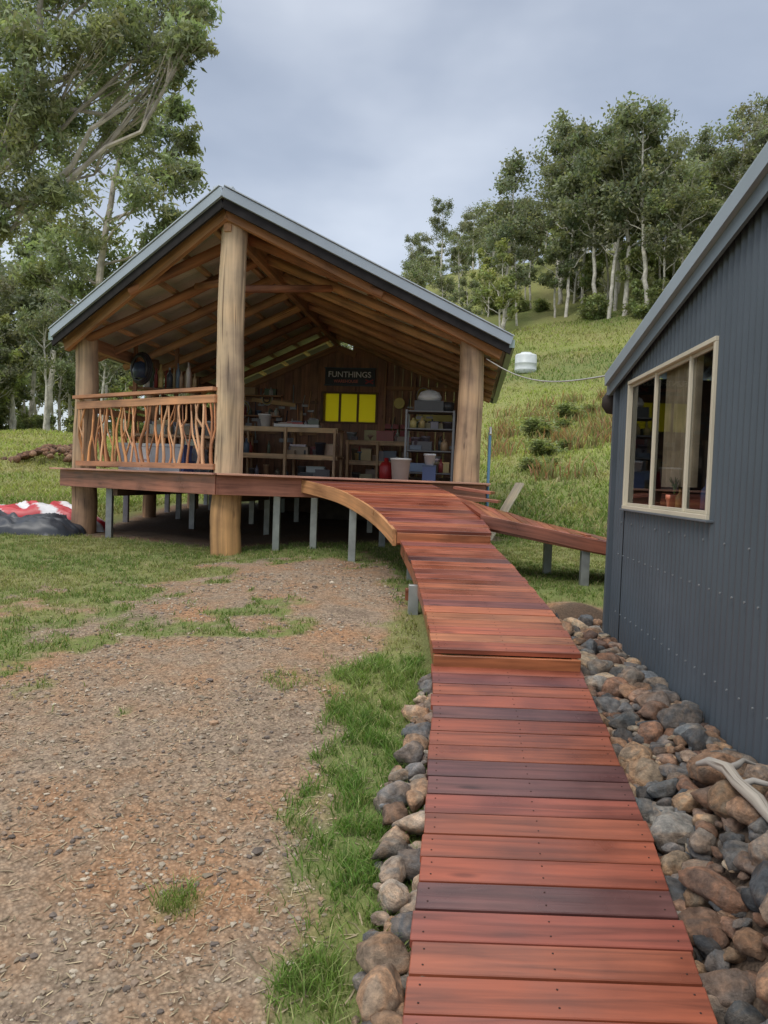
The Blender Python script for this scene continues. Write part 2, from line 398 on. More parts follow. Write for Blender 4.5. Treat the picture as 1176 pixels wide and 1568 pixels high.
# gravel
n=60000; x=rng.uniform(-3.6,.3,n); y=1.5+7.6*rng.random(n)**1.5
k=(grassmask(x,y)<.7)&~inramp(x,y)&(rng.random(n)<ss(.33,.6,fbm(x*2.2,y*2.2,91))); x=x[k];y=y[k]; x=x[:22000];y=y[:22000]; n=len(x)
v0,f0=ico(1); r=.0028+.012*rng.random(n)**4; r=np.where(rng.random(n)<.007,r*2.1,r)
P=v0[None]*(1+rng.uniform(-.25,.25,(n,len(v0),1)))*np.stack([r*rng.uniform(.8,1.5,n),r*rng.uniform(.7,1.2,n),r*rng.uniform(.4,.8,n)],1)[:,None,:]
th=rng.uniform(0,6.28,n); c_,s_=np.cos(th)[:,None],np.sin(th)[:,None]
PX=P[:,:,0]*c_-P[:,:,1]*s_; PY=P[:,:,0]*s_+P[:,:,1]*c_
P=np.stack([PX+x[:,None],PY+y[:,None],P[:,:,2]+(terr(x,y)+r*.2)[:,None]],2)
F=(f0[None]+np.arange(n)[:,None,None]*len(v0)).reshape(-1,3)
pal=np.array([(.29,.24,.18),(.24,.18,.135),(.35,.28,.21),(.32,.21,.135),(.17,.14,.12),(.42,.36,.28)])
C=np.repeat((pal[rng.integers(0,6,n)]*rng.uniform(.7,1.2,n)[:,None])[:,None],len(v0),1).reshape(-1,3)
npmesh('gravel',P.reshape(-1,3),F,C,['matte'])
n=16000; x=rng.uniform(-4,.3,n); y=1.6+8*rng.random(n)**1.3; z=terr(x,y)+.004
th=rng.uniform(0,6.28,n); l=rng.uniform(.006,.03,n); w=rng.uniform(.0008,.003,n)
d=np.stack([np.cos(th)*l,np.sin(th)*l,rng.uniform(-.1,.3,n)*l],1); s=np.stack([-np.sin(th)*w,np.cos(th)*w,0*w],1); c0=np.stack([x,y,z],1)
V=np.stack([c0-d-s,c0+d-s,c0+d+s,c0-d+s],1).reshape(-1,3)
C=np.repeat((np.array([.42,.34,.22])*rng.uniform(.3,1.2,n)[:,None])[:,None],4,1).reshape(-1,3)
npmesh('leaf_litter',V,np.arange(4*n).reshape(-1,4),C,['matte'])

# ------------------------------------------------------------------ ramp
BO=[(.27,.072,.036),(.24,.062,.034),(.31,.095,.045),(.21,.058,.037),(.26,.075,.04),(.36,.13,.06),(.25,.07,.037),(.16,.05,.042),(.28,.08,.04),(.12,.048,.044),(.23,.062,.036)]
ramp_e=empty('timber_boardwalk')
mb=MB(); sc=MB()
def section(Lp,Rp,n,gap=.065,over=.014,th=.032):
    Lp=[Vector(p) for p in Lp]; Rp=[Vector(p) for p in Rp]
    def at(P,t):
        t=max(0,min(1,t))*(len(P)-1); i=min(int(t),len(P)-2); return P[i].lerp(P[i+1],t-i)
    ts=np.linspace(0,1,200); mids=[(at(Lp,t)+at(Rp,t))/2 for t in ts]
    L=[0]
    for i in range(1,200): L.append(L[-1]+(mids[i]-mids[i-1]).length)
    tt=np.interp(np.linspace(0,L[-1],n+1),L,ts)
    for i in range(n):
        gp=gap*random.uniform(.7,1.4)
        a=tt[i]+(tt[i+1]-tt[i])*gp*.5; b=tt[i+1]-(tt[i+1]-tt[i])*gp*.5
        l0,r0,l1,r1=at(Lp,a),at(Rp,a),at(Lp,b),at(Rp,b)
        e=random.uniform(0,over); e2=random.uniform(0,over); dx=(r0-l0).normalized()
        l0=l0-dx*e; l1=l1-dx*e; r0=r0+dx*e2; r1=r1+dx*e2
        dz=Vector((0,0,random.uniform(-.002,.002))); w=(l1-l0).length
        top=[l0+dz,r0+dz,r1+dz,l1+dz]; bot=[p-Vector((0,0,th)) for p in top]
        W=(r0-l0).length; g=[(0,0,0),(W,0,0),(W,w,0),(0,w,0)]; g2=[(q[0],q[1],-th) for q in g]
        c=random.choice(BO)
        mb.hexa(bot,top,'ramp',vary(c,.12),g2+g)
        for fx in (.045,.5,.955):
            for fy in (.25,.75):
                p=(l0.lerp(r0,fx)).lerp(l1.lerp(r1,fx),fy)+dz+Vector((0,0,.0008))
                sc.lathe(p,[(.0035,-.001),(.0035,.0006),(.0001,.0007)],'matte',(.06,.035,.03),8)
    for P,sg in ((Lp,1),(Rp,-1)):
        for i in range(len(P)-1):
            o=Vector((0.03*sg,0,-th-.065)); mb.beam(P[i]+o,P[i+1]+o,.04,.125,'ramp',vary((.30,.10,.05),.1))
zf=lambda y:.115+.165*(y-2.12)
s1L=[(np.interp(y,RY,RL),y,zf(y)) for y in (.6,1.3,2.12,3,4,4.7)]; s1R=[(np.interp(y,RY,RR),y,zf(y)) for y in (.6,1.3,2.12,3,4,4.7)]
section(s1L,s1R,29)
zf2=lambda y:.635+.148*(y-4.68)
ys=(4.68,5.3,6,6.8,7.7)
s2L=[(np.interp(y,RY,RL),y,zf2(y)) for y in ys]; s2R=[(np.interp(y,RY,RR),y,zf2(y)) for y in ys]
section(s2L,s2R,21)
s3L=[(.13,7.66,1.175),(-.02,8.15,1.30),(-.21,8.6,1.41),(-.54,9.15,1.54),(-1.02,9.68,1.635)]
s3R=[(1.08,7.66,1.175),(1.04,8.2,1.30),(.97,8.75,1.41),(.80,9.45,1.54),(.60,10.28,1.635)]
section(s3L,s3R,18)
mb.beam((.335,4.665,.545),(1.235,4.665,.545),.03,.11,'ramp',(.34,.12,.05))
mb.beam((.14,7.645,1.09),(1.07,7.645,1.09),.03,.105,'ramp',(.34,.12,.05))
def curve_board(P,dz0,h,w,col,off=(0,0,0)):
    pts=[Vector(p)+Vector(off) for p in P]; out=[]
    for i in range(len(pts)-1):
        for k in range(6):
            t=k/6; p0=pts[max(i-1,0)];p1=pts[i];p2=pts[i+1];p3=pts[min(i+2,len(pts)-1)]
            out.append(.5*((2*p1)+(p2-p0)*t+(2*p0-5*p1+4*p2-p3)*t*t+(3*p1-p0-3*p2+p3)*t**3))
    out.append(pts[-1]); vs=[];g=[];L=0
    for i,p in enumerate(out):
        d=(out[min(i+1,len(out)-1)]-out[max(i-1,0)]); sd=Vector((-d.y,d.x,0)).normalized()
        if i: L+=(p-out[i-1]).length
        for a,b in ((0,0),(w,0),(w,-h),(0,-h)):
            vs.append(p+sd*a+Vector((0,0,b+dz0))); g.append((L,a,b))
    n=len(out); fs=[(i*4+k,i*4+(k+1)%4,i*4+4+(k+1)%4,i*4+4+k) for i in range(n-1) for k in range(4)]+[(0,1,2,3),((n-1)*4+3,(n-1)*4+2,(n-1)*4+1,(n-1)*4)]
    mb.add(vs,fs,'ramp',col,g)
curve_board(s3L,-.004,.16,.035,(.48,.24,.11),(-.0,0,0))
b1L=[(1.02,8.15,1.335),(1.7,7.98,1.22),(2.5,7.85,1.09),(4.5,7.7,.9)]
b1R=[(.83,9.3,1.50),(1.75,8.9,1.26),(2.6,8.75,1.09),(4.5,8.6,.9)]
section(b1L,b1R,26)
curve_board(b1L,-.002,.13,.03,(.20,.07,.045),(0,-.035,0))
mb.beam((.9,9.75,1.6),(1.35,9.6,1.55),.3,.035,'ramp',(.3,.1,.06))
mb.beam((.85,9.5,1.5),(1.4,9.35,1.45),.3,.035,'ramp',(.25,.09,.05))
mb.obj('planks',ramp_e,.003); sc.obj('screws',ramp_e)
st=MB()
GV=(.34,.36,.35)
for (x,y,t) in ((.27,6.35,.8),(1.1,6.5,.8),(-.36,9.0,1.4),(.3,7.9,1.1),(.8,8.6,1.2),(2.1,7.95,1.05),(1.85,8.6,1.05),(-.9,9.9,1.4),(3.2,8,.9)):
    z=float(terr(x,y)); st.beam((x,y,z-.1),(x,y,t),.085,.085,'galv',vary(GV,.1),up=(0,1,0))
st.beam((2.14,8.0,1.12),(2.14,8.75,1.12),.06,.1,'ramp',(.3,.1,.05))
st.beam((-.35,9.0,1.33),(.7,9.0,1.33),.06,.1,'ramp',(.3,.1,.05))
st.beam((.2,6.35,.72),(1.15,6.35,.72),.06,.1,'ramp',(.3,.1,.05))
st.obj('stumps',ramp_e,.004)
pl=MB(); z=float(terr(1.6,11.7)); pl.beam((1.58,11.7,z-.02),(2.14,12.2,z+.88),.16,.035,'timber',(.62,.54,.40)); pl.obj('timber_offcut',None,.003)

# ------------------------------------------------------------------ open gable hut
A=Vector((-2.04,9.3,0)); ax=Vector((.11,.994,0)).normalized(); nr=Vector((ax.y,-ax.x,0))
D=1.65
def Lc(p,s,z): return A+nr*p+ax*s+Vector((0,0,z))
hut=empty('open_gable_workshop_hut')
HL,HR=3.06,3.50; PROW=1.72; DEP=8.9; ZR=4.96; ZE=3.58
def roofz(p): 
    h=HL if p<0 else HR; return ZR-(ZR-ZE)*abs(p)/h
WD=[(.46,.25,.12),(.40,.21,.10),(.52,.31,.16),(.36,.17,.08)]
mb=MB()
def log(p,s,z0,z1,r0,r1,col,lean=(0,0)):
    k=18; pts=[];rad=[]
    for i in range(k):
        t=i/(k-1); pts.append(Lc(p+lean[0]*t+.010*math.sin(t*7+p),s+lean[1]*t+.008*math.cos(t*5+p),z0+(z1-z0)*t)); rad.append((r0+(r1-r0)*t)*(1+.012*math.sin(t*19+s)+.008*math.sin(t*41)))
    mb.tube(pts,rad,'log',col,24)
log(.03,.33,.3,1.5,.195,.185,(.52,.29,.12)); log(.03,.33,1.5,4.78,.178,.158,(.52,.38,.24))
log(-2.70,1.95,.4,1.6,.185,.18,(.36,.22,.13)); log(-2.70,1.95,1.6,3.64,.17,.16,(.42,.29,.18))
log(3.0,1.85,1.2,3.72,.19,.165,(.48,.32,.19))
for s in (4.4,6.6,8.0):
    log(-2.72,s,.4,3.68,.12,.11,(.34,.2,.11)); log(3.02,s,.6,3.68,.12,.11,(.34,.2,.11))
mb.obj('log_posts',hut)
mb=MB(); RIM=(.34,.125,.07)
tip=(0,0); dl=(-2.95,1.74); dr=(3.25,1.70); bl=(-2.95,8.1); br=(3.25,8.1)
def rim(a,b,col=RIM,h=.24,z=D-.12,o=0): mb.beam(Lc(a[0],a[1]-o,z),Lc(b[0],b[1]-o,z),.045,h,'ramp',col)
rim(tip,dl,(.32,.13,.085)); rim(tip,dr,(.40,.17,.11)); rim(dl,bl); rim(dr,br); rim(bl,br)
mb.beam(Lc(-3.05,1.70,D+.012),Lc(.02,-.06,D+.012),.14,.024,'ramp',(.47,.24,.17)); mb.beam(Lc(.02,-.06,D+.0125),Lc(3.3,1.66,D+.0125),.14,.025,'ramp',(.50,.27,.19))
p=-2.92
while p<3.2:
    s0=PROW*abs(p)/(2.95 if p<0 else 3.25)+.05
    mb.beam(Lc(p+.06,s0+.08,D-.006),Lc(p+.06,8.05,D-.006),.125,.03,'ramp',vary((.34,.16,.10),.15)); p+=.13
for s in np.arange(1.9,8.1,.62):
    mb.beam(Lc(-2.9,s,D-.11),Lc(3.2,s,D-.11),.05,.15,'timber',(.16,.08,.05))
for p in (-1.9,-.0,1.9): mb.beam(Lc(p,1.3 if p else .5,D-.27),Lc(p,8,D-.27),.07,.15,'timber',(.14,.08,.05))
mb.obj('deck',hut,.003)
mb=MB()
for (p,s) in [(-2.0,1.35),(.62,.55),(-2.8,3.6),(-2.8,5.4),(-2.8,7.6),(-1.4,3),(-1.4,5),(-1.4,7.4),(0,2.4),(0,4.4),(0,6.4),(1.5,3),(1.5,5),(1.5,7.4),(2.9,3.6),(2.9,5.4),(2.9,7.6),(-.7,4.0),(-.7,6.2),(.8,7.2),(1.9,1.25),(-2.2,6.2),(-2.1,4.2)]:
    q=Lc(p,s,0); z=float(terr(q.x,q.y)); mb.beam((q.x,q.y,z-.1),(q.x,q.y,D-.2),.085,.085,'galv',vary((.26,.27,.27),.2),up=(0,1,0))
for (p,s,w,h,c) in [(.9,5.2,1.2,.35,(.08,.07,.06)),(2.2,4.6,.9,.45,(.06,.06,.07)),(-.6,6.6,1.3,.35,(.10,.07,.05)),(1.9,7.2,1.8,.5,(.05,.05,.05)),(0.3,7.6,2.4,.45,(.06,.05,.045))]:  # dark boxes and boards added to stand in for under-deck darkness
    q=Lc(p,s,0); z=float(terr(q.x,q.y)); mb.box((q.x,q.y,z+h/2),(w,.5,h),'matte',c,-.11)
    for k in range(4): mb.beam((q.x-w/2,q.y-.3-.05*k,z+h+.02+.02*k),(q.x+w/2+random.uniform(-.3,.3),q.y-.3-.05*k,z+h+.03+.03*k),.1,.04,'timber',vary((.2,.13,.08),.3))
mb.obj('stumps_and_dark_filler',hut,.003)
mb=MB()
for side,H in ((-1,HL),(1,HR)):
    ss_=np.arange(0.0,DEP+.05,.0127); vs=[];fs=[]
    for i,s in enumerate(ss_):
        pm=H*min(1,max(s,.001)/PROW)+.03; zz=.009*math.sin(2*math.pi*s/.076)+.05
        a=Lc(0,s-.04,ZR+zz); b=Lc(side*pm,s-.04,roofz(side*pm)+zz); vs+= [a,b]
        if i: k=2*i; fs.append((k-2,k-1,k+1,k))
    mb.add(vs,fs,'paint',(.56,.54,.46),None,True)
mb.obj('roof_sheets',hut)
mb=MB(); CAP=(.36,.41,.46)
for side,H in ((-1,HL),(1,HR)):
    e=(side*(H+.03),PROW); 
    mb.beam(Lc(0,-.09,ZR+.035),Lc(e[0],e[1]-.09,ZE+.035),.035,.11,'paint',CAP)
    mb.beam(Lc(0,-.04,ZR+.105),Lc(e[0],e[1]-.04,ZE+.105),.15,.012,'paint',(.5,.55,.6))
    mb.beam(Lc(0,-.05,ZR-.085),Lc(e[0],e[1]-.05,ZE-.085),.03,.12,'matte',(.03,.027,.027))
    mb.beam(Lc(0,.10,ZR-.13),Lc(side*(H-.1),e[1]+.08,ZE-.09),.06,.2,'timber',(.42,.21,.10))
    mb.beam(Lc(e[0],PROW-.08,ZE+.0),Lc(e[0],DEP,ZE+.0),.09,.11,'paint',(.30,.38,.36))
    mb.beam(Lc(e[0],DEP,ZE),Lc(0,DEP,ZR),.03,.14,'paint',CAP)
mb.beam(Lc(0,-.06,ZR+.095),Lc(0,DEP,ZR+.095),.24,.02,'paint',(.5,.55,.6))
mb.obj('barge_capping_and_gutters',hut)
mb=MB()
mb.beam(Lc(0,.15,ZR-.22),Lc(0,DEP-.9,ZR-.22),.09,.26,'timber',(.42,.23,.12))
for side,H in ((-1,HL),(1,HR)):
    for s in [.95]+list(np.arange(1.85,7.9,.95)):
        pm=H*min(1,s/PROW)-.1
        c=vary(random.choice(WD),.15)
        mb.tube([Lc(side*.05,s,ZR-.20),Lc(side*pm*.5,s+random.uniform(-.03,.03),roofz(side*pm*.5)-.19),Lc(side*pm,s,roofz(side*pm)-.18)],[.075,.07,.06],'log',c,10)
    for f in (.1,.27,.44,.61,.78,.95):
        pp=side*H*f; s0=PROW*f+.1
        mb.beam(Lc(pp,s0,roofz(pp)-.06),Lc(pp,DEP-.1,roofz(pp)-.06),.085,.05,'timber',vary((.58,.38,.22),.15))
    pz=-2.72 if side<0 else 3.02
    mb.beam(Lc(pz,1.9,3.55),Lc(pz,8.3,3.55),.12,.18,'timber',(.36,.19,.10))
mb.tube([Lc(.05,.5,4.1),Lc(-.9,1.6,roofz(-.9)-.25)],.05,'log',(.36,.16,.08),8)
mb.tube([Lc(.05,.5,4.0),Lc(1.0,1.7,roofz(1.0)-.25)],.05,'log',(.36,.16,.08),8)
mb.obj('rafters_and_purlins',hut)
mb=MB(); WB=(.34,.185,.115)
p=-2.7; w=.19
while p<3.0:
    pc=p+w/2; top=roofz(pc)-(.40 if pc<.3 else .12)
    if p> -0.30-w/2 and pc<.92:
        for (a,b) in ((D,D+1.28),(D+1.92,top)): mb.beam(Lc(pc,8.0,a),Lc(pc,8.0,b),w-.004,.03,'timber',vary(WB,.14),up=tuple(ax))
    else: mb.beam(Lc(pc,8.0,D),Lc(pc,8.0,top),w-.004,.03,'timber',vary(WB,.14),up=tuple(ax))
    p+=w
mb.beam(Lc(-2.7,7.96,roofz(-2.7)-.38),Lc(0,7.96,roofz(0)-.38),.05,.13,'timber',(.40,.22,.12))
mb.beam(Lc(0,7.96,roofz(0)-.38),Lc(.42,7.96,roofz(.42)-.38),.05,.13,'timber',(.40,.22,.12))
s=3.2
while s<8:
    mb.beam(Lc(3.11,s,D),Lc(3.11,s,3.45),.03,.195,'timber',vary((.28,.155,.09),.15),up=tuple(ax)); s+=.2
s=5.2
while s<8:
    mb.beam(Lc(-2.85,s,D),Lc(-2.85,s,D+1.5),.03,.195,'timber',vary((.22,.12,.07),.2),up=tuple(ax)); s+=.2
for z in (D+1.0,D+1.7): mb.beam(Lc(-2.7,7.95,z),Lc(-.4,7.95,z),.04,.07,'timber',(.40,.23,.12),)
mb.beam(Lc(1.1,7.95,D),Lc(1.1,7.95,D+2.6),.05,.09,'timber',(.42,.24,.13),up=tuple(ax)); mb.beam(Lc(1.75,7.95,D),Lc(1.75,7.95,D+2.3),.05,.09,'timber',(.40,.22,.12),up=tuple(ax))
mb.beam(Lc(1.12,7.96,D+2.05),Lc(3.0,7.96,D+2.05),.04,.09,'timber',(.40,.22,.12))
mb.obj('board_walls',hut)
mb=MB()
def balus(a,b,n,twig=True):
    a=Vector(a);b=Vector(b); d=b-a
    P=lambda t,z: Lc(a.x+d.x*t,a.y+d.y*t,z)
    mb.beam(P(-.02,D+1.06),P(1.0,D+1.06),.12,.045,'timber',(.48,.23,.12))
    mb.beam(P(0,D+.94),P(1,D+.94),.05,.10,'timber',(.52,.26,.13))
    mb.beam(P(0,D+.10),P(1,D+.10),.05,.07,'timber',(.40,.19,.10))
    for i in range(n):
        t=(i+.5+random.uniform(-.25,.25))/n; t1=t+random.uniform(-.03,.03); k=8; pts=[]
        c=vary(random.choice([(.66,.31,.13),(.58,.27,.11),(.70,.40,.22),(.48,.21,.10)]),.12); w=random.uniform(.007,.02); ph=random.uniform(0,6); fq=random.uniform(4,8)
        for j in range(k):
            u=j/(k-1); pts.append(P(t+(t1-t)*u+w*math.sin(u*fq+ph),D+.09+.86*u)+Vector((0,random.uniform(-.012,.012),0)))
        r=random.uniform(.013,.023); mb.tube(pts,[r*(1.3-.6*j/(k-1)) for j in range(k)],'log',c,7)
        if twig and random.random()<.7:
            for _ in range(random.choice([1,1,2])):
                j=random.choice([1,2,3,4]); sg=random.choice([-1,1]); e=P(min(.99,max(.01,t+sg*random.uniform(.03,.07))),D+.94)
                m_=pts[j].lerp(e,.45)+Vector((sg*.035,0,-.04)); mb.tube([pts[j],m_,e],[r*.9,r*.75,r*.5],'log',c,6)
balus((-2.70,1.72),(-.10,.20),22)
balus((-2.78,2.1),(-2.78,7.9),30,False)
mb.obj('stick_balustrade',hut)

# sign, window
e=empty('workshop_sign'); mb=MB()
mb.beam(Lc(-.25,7.93,D+2.28),Lc(.87,7.93,D+2.28),.03,.36,'paint',(.02,.025,.03))
mb.beam(Lc(-.27,7.94,D+2.47),Lc(.89,7.94,D+2.47),.05,.02,'paint',(.05,.09,.11)); mb.beam(Lc(-.27,7.94,D+2.09),Lc(.89,7.94,D+2.09),.05,.02,'paint',(.05,.09,.11))
mb.beam(Lc(.66,7.905,D+2.14),Lc(.83,7.905,D+2.22),.008,.03,'paint',(.4,.02,.02)); mb.beam(Lc(.66,7.90,D+2.22),Lc(.83,7.90,D+2.14),.008,.03,'paint',(.4,.02,.02))
mb.obj('board',e)
def text(body,size,loc,par,col,name):
    cu=bpy.data.curves.new(name,'FONT'); cu.body=body; cu.size=size; cu.extrude=.004; cu.align_x='CENTER'; cu.offset=.002
    o=bpy.data.objects.new(name,cu); COL.objects.link(o); o.location=loc; o.rotation_euler=(math.radians(90),0,math.atan2(nr.y,nr.x)); o.parent=par
    m,nt,b=newmat(name+'_paint'); b.inputs['Base Color'].default_value=(*col,1); cu.materials.append(m)
text('FUNTHINGS',.175,Lc(.30,7.905,D+2.27),e,(.85,.85,.85),'lettering')
text('WAREHOUSE',.09,Lc(.22,7.905,D+2.15),e,(.7,.2,.15),'lettering_small')
e=empty('yellow_window'); mb=MB()
m,nt,b=newmat('yellow_translucent_sheet'); b.inputs['Base Color'].default_value=(.80,.68,.08,1); b.inputs['Roughness'].default_value=.4
t=N(nt,'ShaderNodeBsdfTranslucent'); t.inputs[0].default_value=(.95,.85,.12,1); ms=N(nt,'ShaderNodeMixShader'); ms.inputs[0].default_value=.8
nt.links.new(b.outputs[0],ms.inputs[1]); nt.links.new(t.outputs[0],ms.inputs[2]); nt.links.new(ms.outputs[0],nt.nodes['Material Output'].inputs[0]); M['yellow']=m
for i in range(3):
    a=-.30+i*.405; mb.beam(Lc(a+.01,7.99,D+1.6),Lc(a+.385,7.99,D+1.6),.012,.62,'yellow',(1,1,1))
    mb.beam(Lc(a-.01,7.97,D+1.28),Lc(a-.01,7.97,D+1.92),.05,.03,'timber',(.2,.12,.06),up=tuple(ax))
mb.beam(Lc(-.33,7.97,D+1.27),Lc(.95,7.97,D+1.27),.06,.04,'timber',(.25,.14,.07)); mb.beam(Lc(-.33,7.97,D+1.93),Lc(.95,7.97,D+1.93),.06,.04,'timber',(.2,.12,.06))
mb.beam(Lc(.92,7.97,D+1.27),Lc(.92,7.97,D+1.93),.05,.03,'timber',(.2,.12,.06),up=tuple(ax)); mb.obj('panes_and_frame',e)

CLC=[(.62,.62,.58),(.05,.05,.06),(.33,.06,.05),(.12,.16,.22),(.5,.40,.15),(.12,.17,.12),(.35,.35,.36),(.50,.32,.17),(.66,.65,.60),(.10,.09,.09),(.50,.38,.24),(.16,.15,.15),(.30,.22,.15),(.42,.30,.18)]
def bottle(mb,p,h,r,c): mb.lathe(p,[(.001,0),(r,0),(r,h*.6),(r*.85,h*.7),(r*.35,h*.8),(r*.35,h),(.001,h)],'plastic',c,12)
def bucket(mb,p,h,r,c):
    mb.lathe(p,[(.001,0),(r*.8,0),(r,h),(r*1.06,h),(r*1.06,h-.03),(r*1.01,h-.03)],'plastic',c,20); mb.lathe(p,[(r*.97,h),(r*.78,.02),(.001,.02)],'plastic',tuple(x*.8 for x in c),20)
def bin_(mb,p,w,d,h,c):
    mb.box((p[0],p[1],p[2]+h*.45),(w,d,h*.9),'plastic',c,-.11); mb.box((p[0],p[1],p[2]+h*.94),(w*1.05,d*1.05,h*.1),'plastic',vary(c,.3),-.11)
def jumble(mb,p0,p1,s0,s1,z,n,hm=.3):
    for i in range(n):
        p=random.uniform(p0,p1); s=random.uniform(s0,s1); q=Lc(p,s,z); c=vary(random.choice(CLC),.3); k=random.random()
        if k<.35: bottle(mb,q,random.uniform(.12,hm),random.uniform(.03,.06),c)
        elif k<.6: bucket(mb,q,random.uniform(.1,hm*.8),random.uniform(.05,.1),c)
        else: bin_(mb,q,random.uniform(.12,.35),random.uniform(.1,.22),random.uniform(.07,hm*.8),c)
def bench(name,p0,p1,s0,s1,h,shelves,n,legs=3):
    e=empty(name); mb=MB(); lt=(.66,.45,.26)
    for z in [h]+shelves:
        k=4
        for i in range(k):
            s=s0+(s1-s0)*(i+.5)/k; mb.beam(Lc(p0,s,D+z),Lc(p1,s,D+z),(s1-s0)/k-.006,.035,'timber',vary(lt,.12))
        mb.beam(Lc(p0,s0-.025,D+z-.03),Lc(p1,s0-.025,D+z-.03),.04,.09,'timber',vary(lt,.1))
    for i in range(legs):
        p=p0+.05+(p1-p0-.1)*i/(legs-1)
        for s in (s0-.06,s1): mb.beam(Lc(p,s,D),Lc(p,s,D+h),.09,.045,'timber',vary(lt,.1),up=tuple(nr))
    mb.obj('frame',e,.003); mb=MB()
    for z in shelves+[0]: jumble(mb,p0+.15,p1-.15,s0+.1,s1-.1,D+z+.02,n)
    mb.obj('stored_items',e); return e
def top(name,fn):
    mb=MB(); fn(mb); return mb.obj(name)
e=bench('workbench',-1.35,.60,5.0,5.7,.92,[.42],14,3)
mb=MB(); jumble(mb,-1.2,.45,5.1,5.6,D+.94,12,.2); bucket(mb,Lc(-.85,5.2,D+.94),.24,.12,(.78,.78,.75)); mb.box(Lc(-.2,5.15,D+.97),(.85,.25,.05),'plastic',(.75,.75,.73),-.11); mb.obj('bench_top_items',e)
e=bench('workbench',.55,1.85,6.2,6.8,.78,[.38],13,3)
mb=MB(); jumble(mb,.6,1.7,6.3,6.7,D+.8,12,.3); mb.obj('bench_top_items',e)
bench('workbench',-2.6,-1.7,4.5,7.5,.9,[.5],16,2)
e=empty('storage_rack'); mb=MB()
for p in (2.0,2.75):
    for s in (3.2,3.7): mb.beam(Lc(p,s,D),Lc(p,s,D+1.15),.03,.03,'paint',(.25,.26,.26),up=(0,1,0))
for z in (.15,.5,.85,1.13): mb.beam(Lc(2.0,3.45,D+z),Lc(2.75,3.45,D+z),.5,.02,'paint',(.15,.15,.15))
jumble(mb,2.1,2.65,3.3,3.6,D+.17,8); jumble(mb,2.1,2.65,3.3,3.6,D+.52,8); jumble(mb,2.1,2.65,3.3,3.6,D+.87,9,.2)
mb.box(Lc(2.35,3.4,D+1.22),(.46,.36,.16),'plastic',(.05,.05,.05),-.11)
mb.lathe(Lc(2.35,3.4,D+1.30),[(.001,0),(.17,0),(.19,.05),(.19,.08),(.15,.15),(.04,.19),(.001,.19)],'plastic',(.55,.56,.56),22)
mb.lathe(Lc(2.62,3.4,D+1.15),[(.001,0),(.12,0),(.13,.14),(.001,.15)],'plastic',(.04,.04,.04),18)
mb.obj('rack_and_contents',e)
top('bucket',lambda m:bucket(m,Lc(2.0,2.5,D+.01),.34,.15,(.65,.64,.6)))
top('jerry_can',lambda m:(bin_(m,Lc(2.42,2.75,D+.01),.2,.16,.26,(.06,.09,.2)),bucket(m,Lc(2.42,2.75,D+.28),.16,.09,(.7,.7,.7))))
top('gas_bottle',lambda m:m.lathe(Lc(1.62,4.0,D+.01),[(.001,0),(.09,0),(.12,.05),(.12,.24),(.08,.31),(.04,.32),(.04,.38),(.001,.39)],'plastic',(.40,.02,.02),20))
top('arched_yellow_panel',lambda m:(m.tube([Lc(2.2+.45*math.cos(t),7.9,D+1.35+.42*math.sin(t)) for t in np.linspace(0,math.pi,14)],.03,'timber',(.2,.1,.05),8),
    m.add([Lc(2.2+.42*math.cos(t),7.92,D+1.35+.39*math.sin(t)) for t in np.linspace(0,math.pi,16)],[tuple(range(16))],'paint',(.6,.52,.12))))
top('wall_clock',lambda m:m.tube([Lc(1.43,7.93,D+1.72),Lc(1.43,7.88,D+1.72)],.12,'plastic',(.7,.58,.1),24))
top('wall_shelf',lambda m:(m.beam(Lc(1.15,7.85,D+.95),Lc(1.7,7.85,D+.95),.2,.03,'timber',(.4,.2,.1)),[m.box(Lc(1.2+.17*i,7.85,D+1.05+.0),(.13,.1,.13),'plastic',(.4,.03,.03)) for i in range(3)],[m.box(Lc(1.2+.17*i,7.85,D+1.2),(.13,.1,.1),'plastic',(.35,.05,.04)) for i in range(3)]))
def hung(m):
    for i in range(40):
        p=random.choice([random.uniform(-2.5,-.45),random.uniform(-2.5,-.45),random.uniform(1.2,2.9)]); z=D+random.uniform(1.0,2.1); l=random.uniform(.15,.5)
        m.beam(Lc(p,7.93,z),Lc(p+random.uniform(-.05,.05),7.93,z-l),.03,.02,'timber',vary(random.choice([(.5,.28,.14),(.1,.1,.1),(.4,.4,.4)]),.4)); m.beam(Lc(p-.06,7.92,z-l),Lc(p+.08,7.92,z-l),.03,random.uniform(.03,.1),'galv',(.3,.3,.3))
    for (p,z,r) in ((-2.1,1.5,.16),(-1.55,1.75,.12),(1.95,1.9,.14)):
        for k in range(3): m.tube([Lc(p+(r-.02*k)*math.cos(t),7.9-.02*k,D+z+(r-.02*k)*1.2*math.sin(t)) for t in np.linspace(0,6.28,20)],.012,'plastic',random.choice([(.5,.4,.1),(.05,.05,.06),(.5,.5,.48)]),6,False)
    m.beam(Lc(-1.9,7.9,D+1.72),Lc(-.9,7.9,D+1.62),.02,.09,'timber',(.62,.42,.2)); m.beam(Lc(-.75,7.9,D+1.5),Lc(-.75,7.9,D+.95),.05,.12,'timber',(.62,.38,.16),up=(0,1,0))
    for z in (1.35,1.8): 
        m.beam(Lc(-2.6,7.85,D+z),Lc(-1.2,7.85,D+z),.2,.03,'timber',(.4,.22,.12)); jumble(m,-2.5,-1.3,7.8,7.9,D+z+.02,11,.2)
top('hanging_tools',hung)
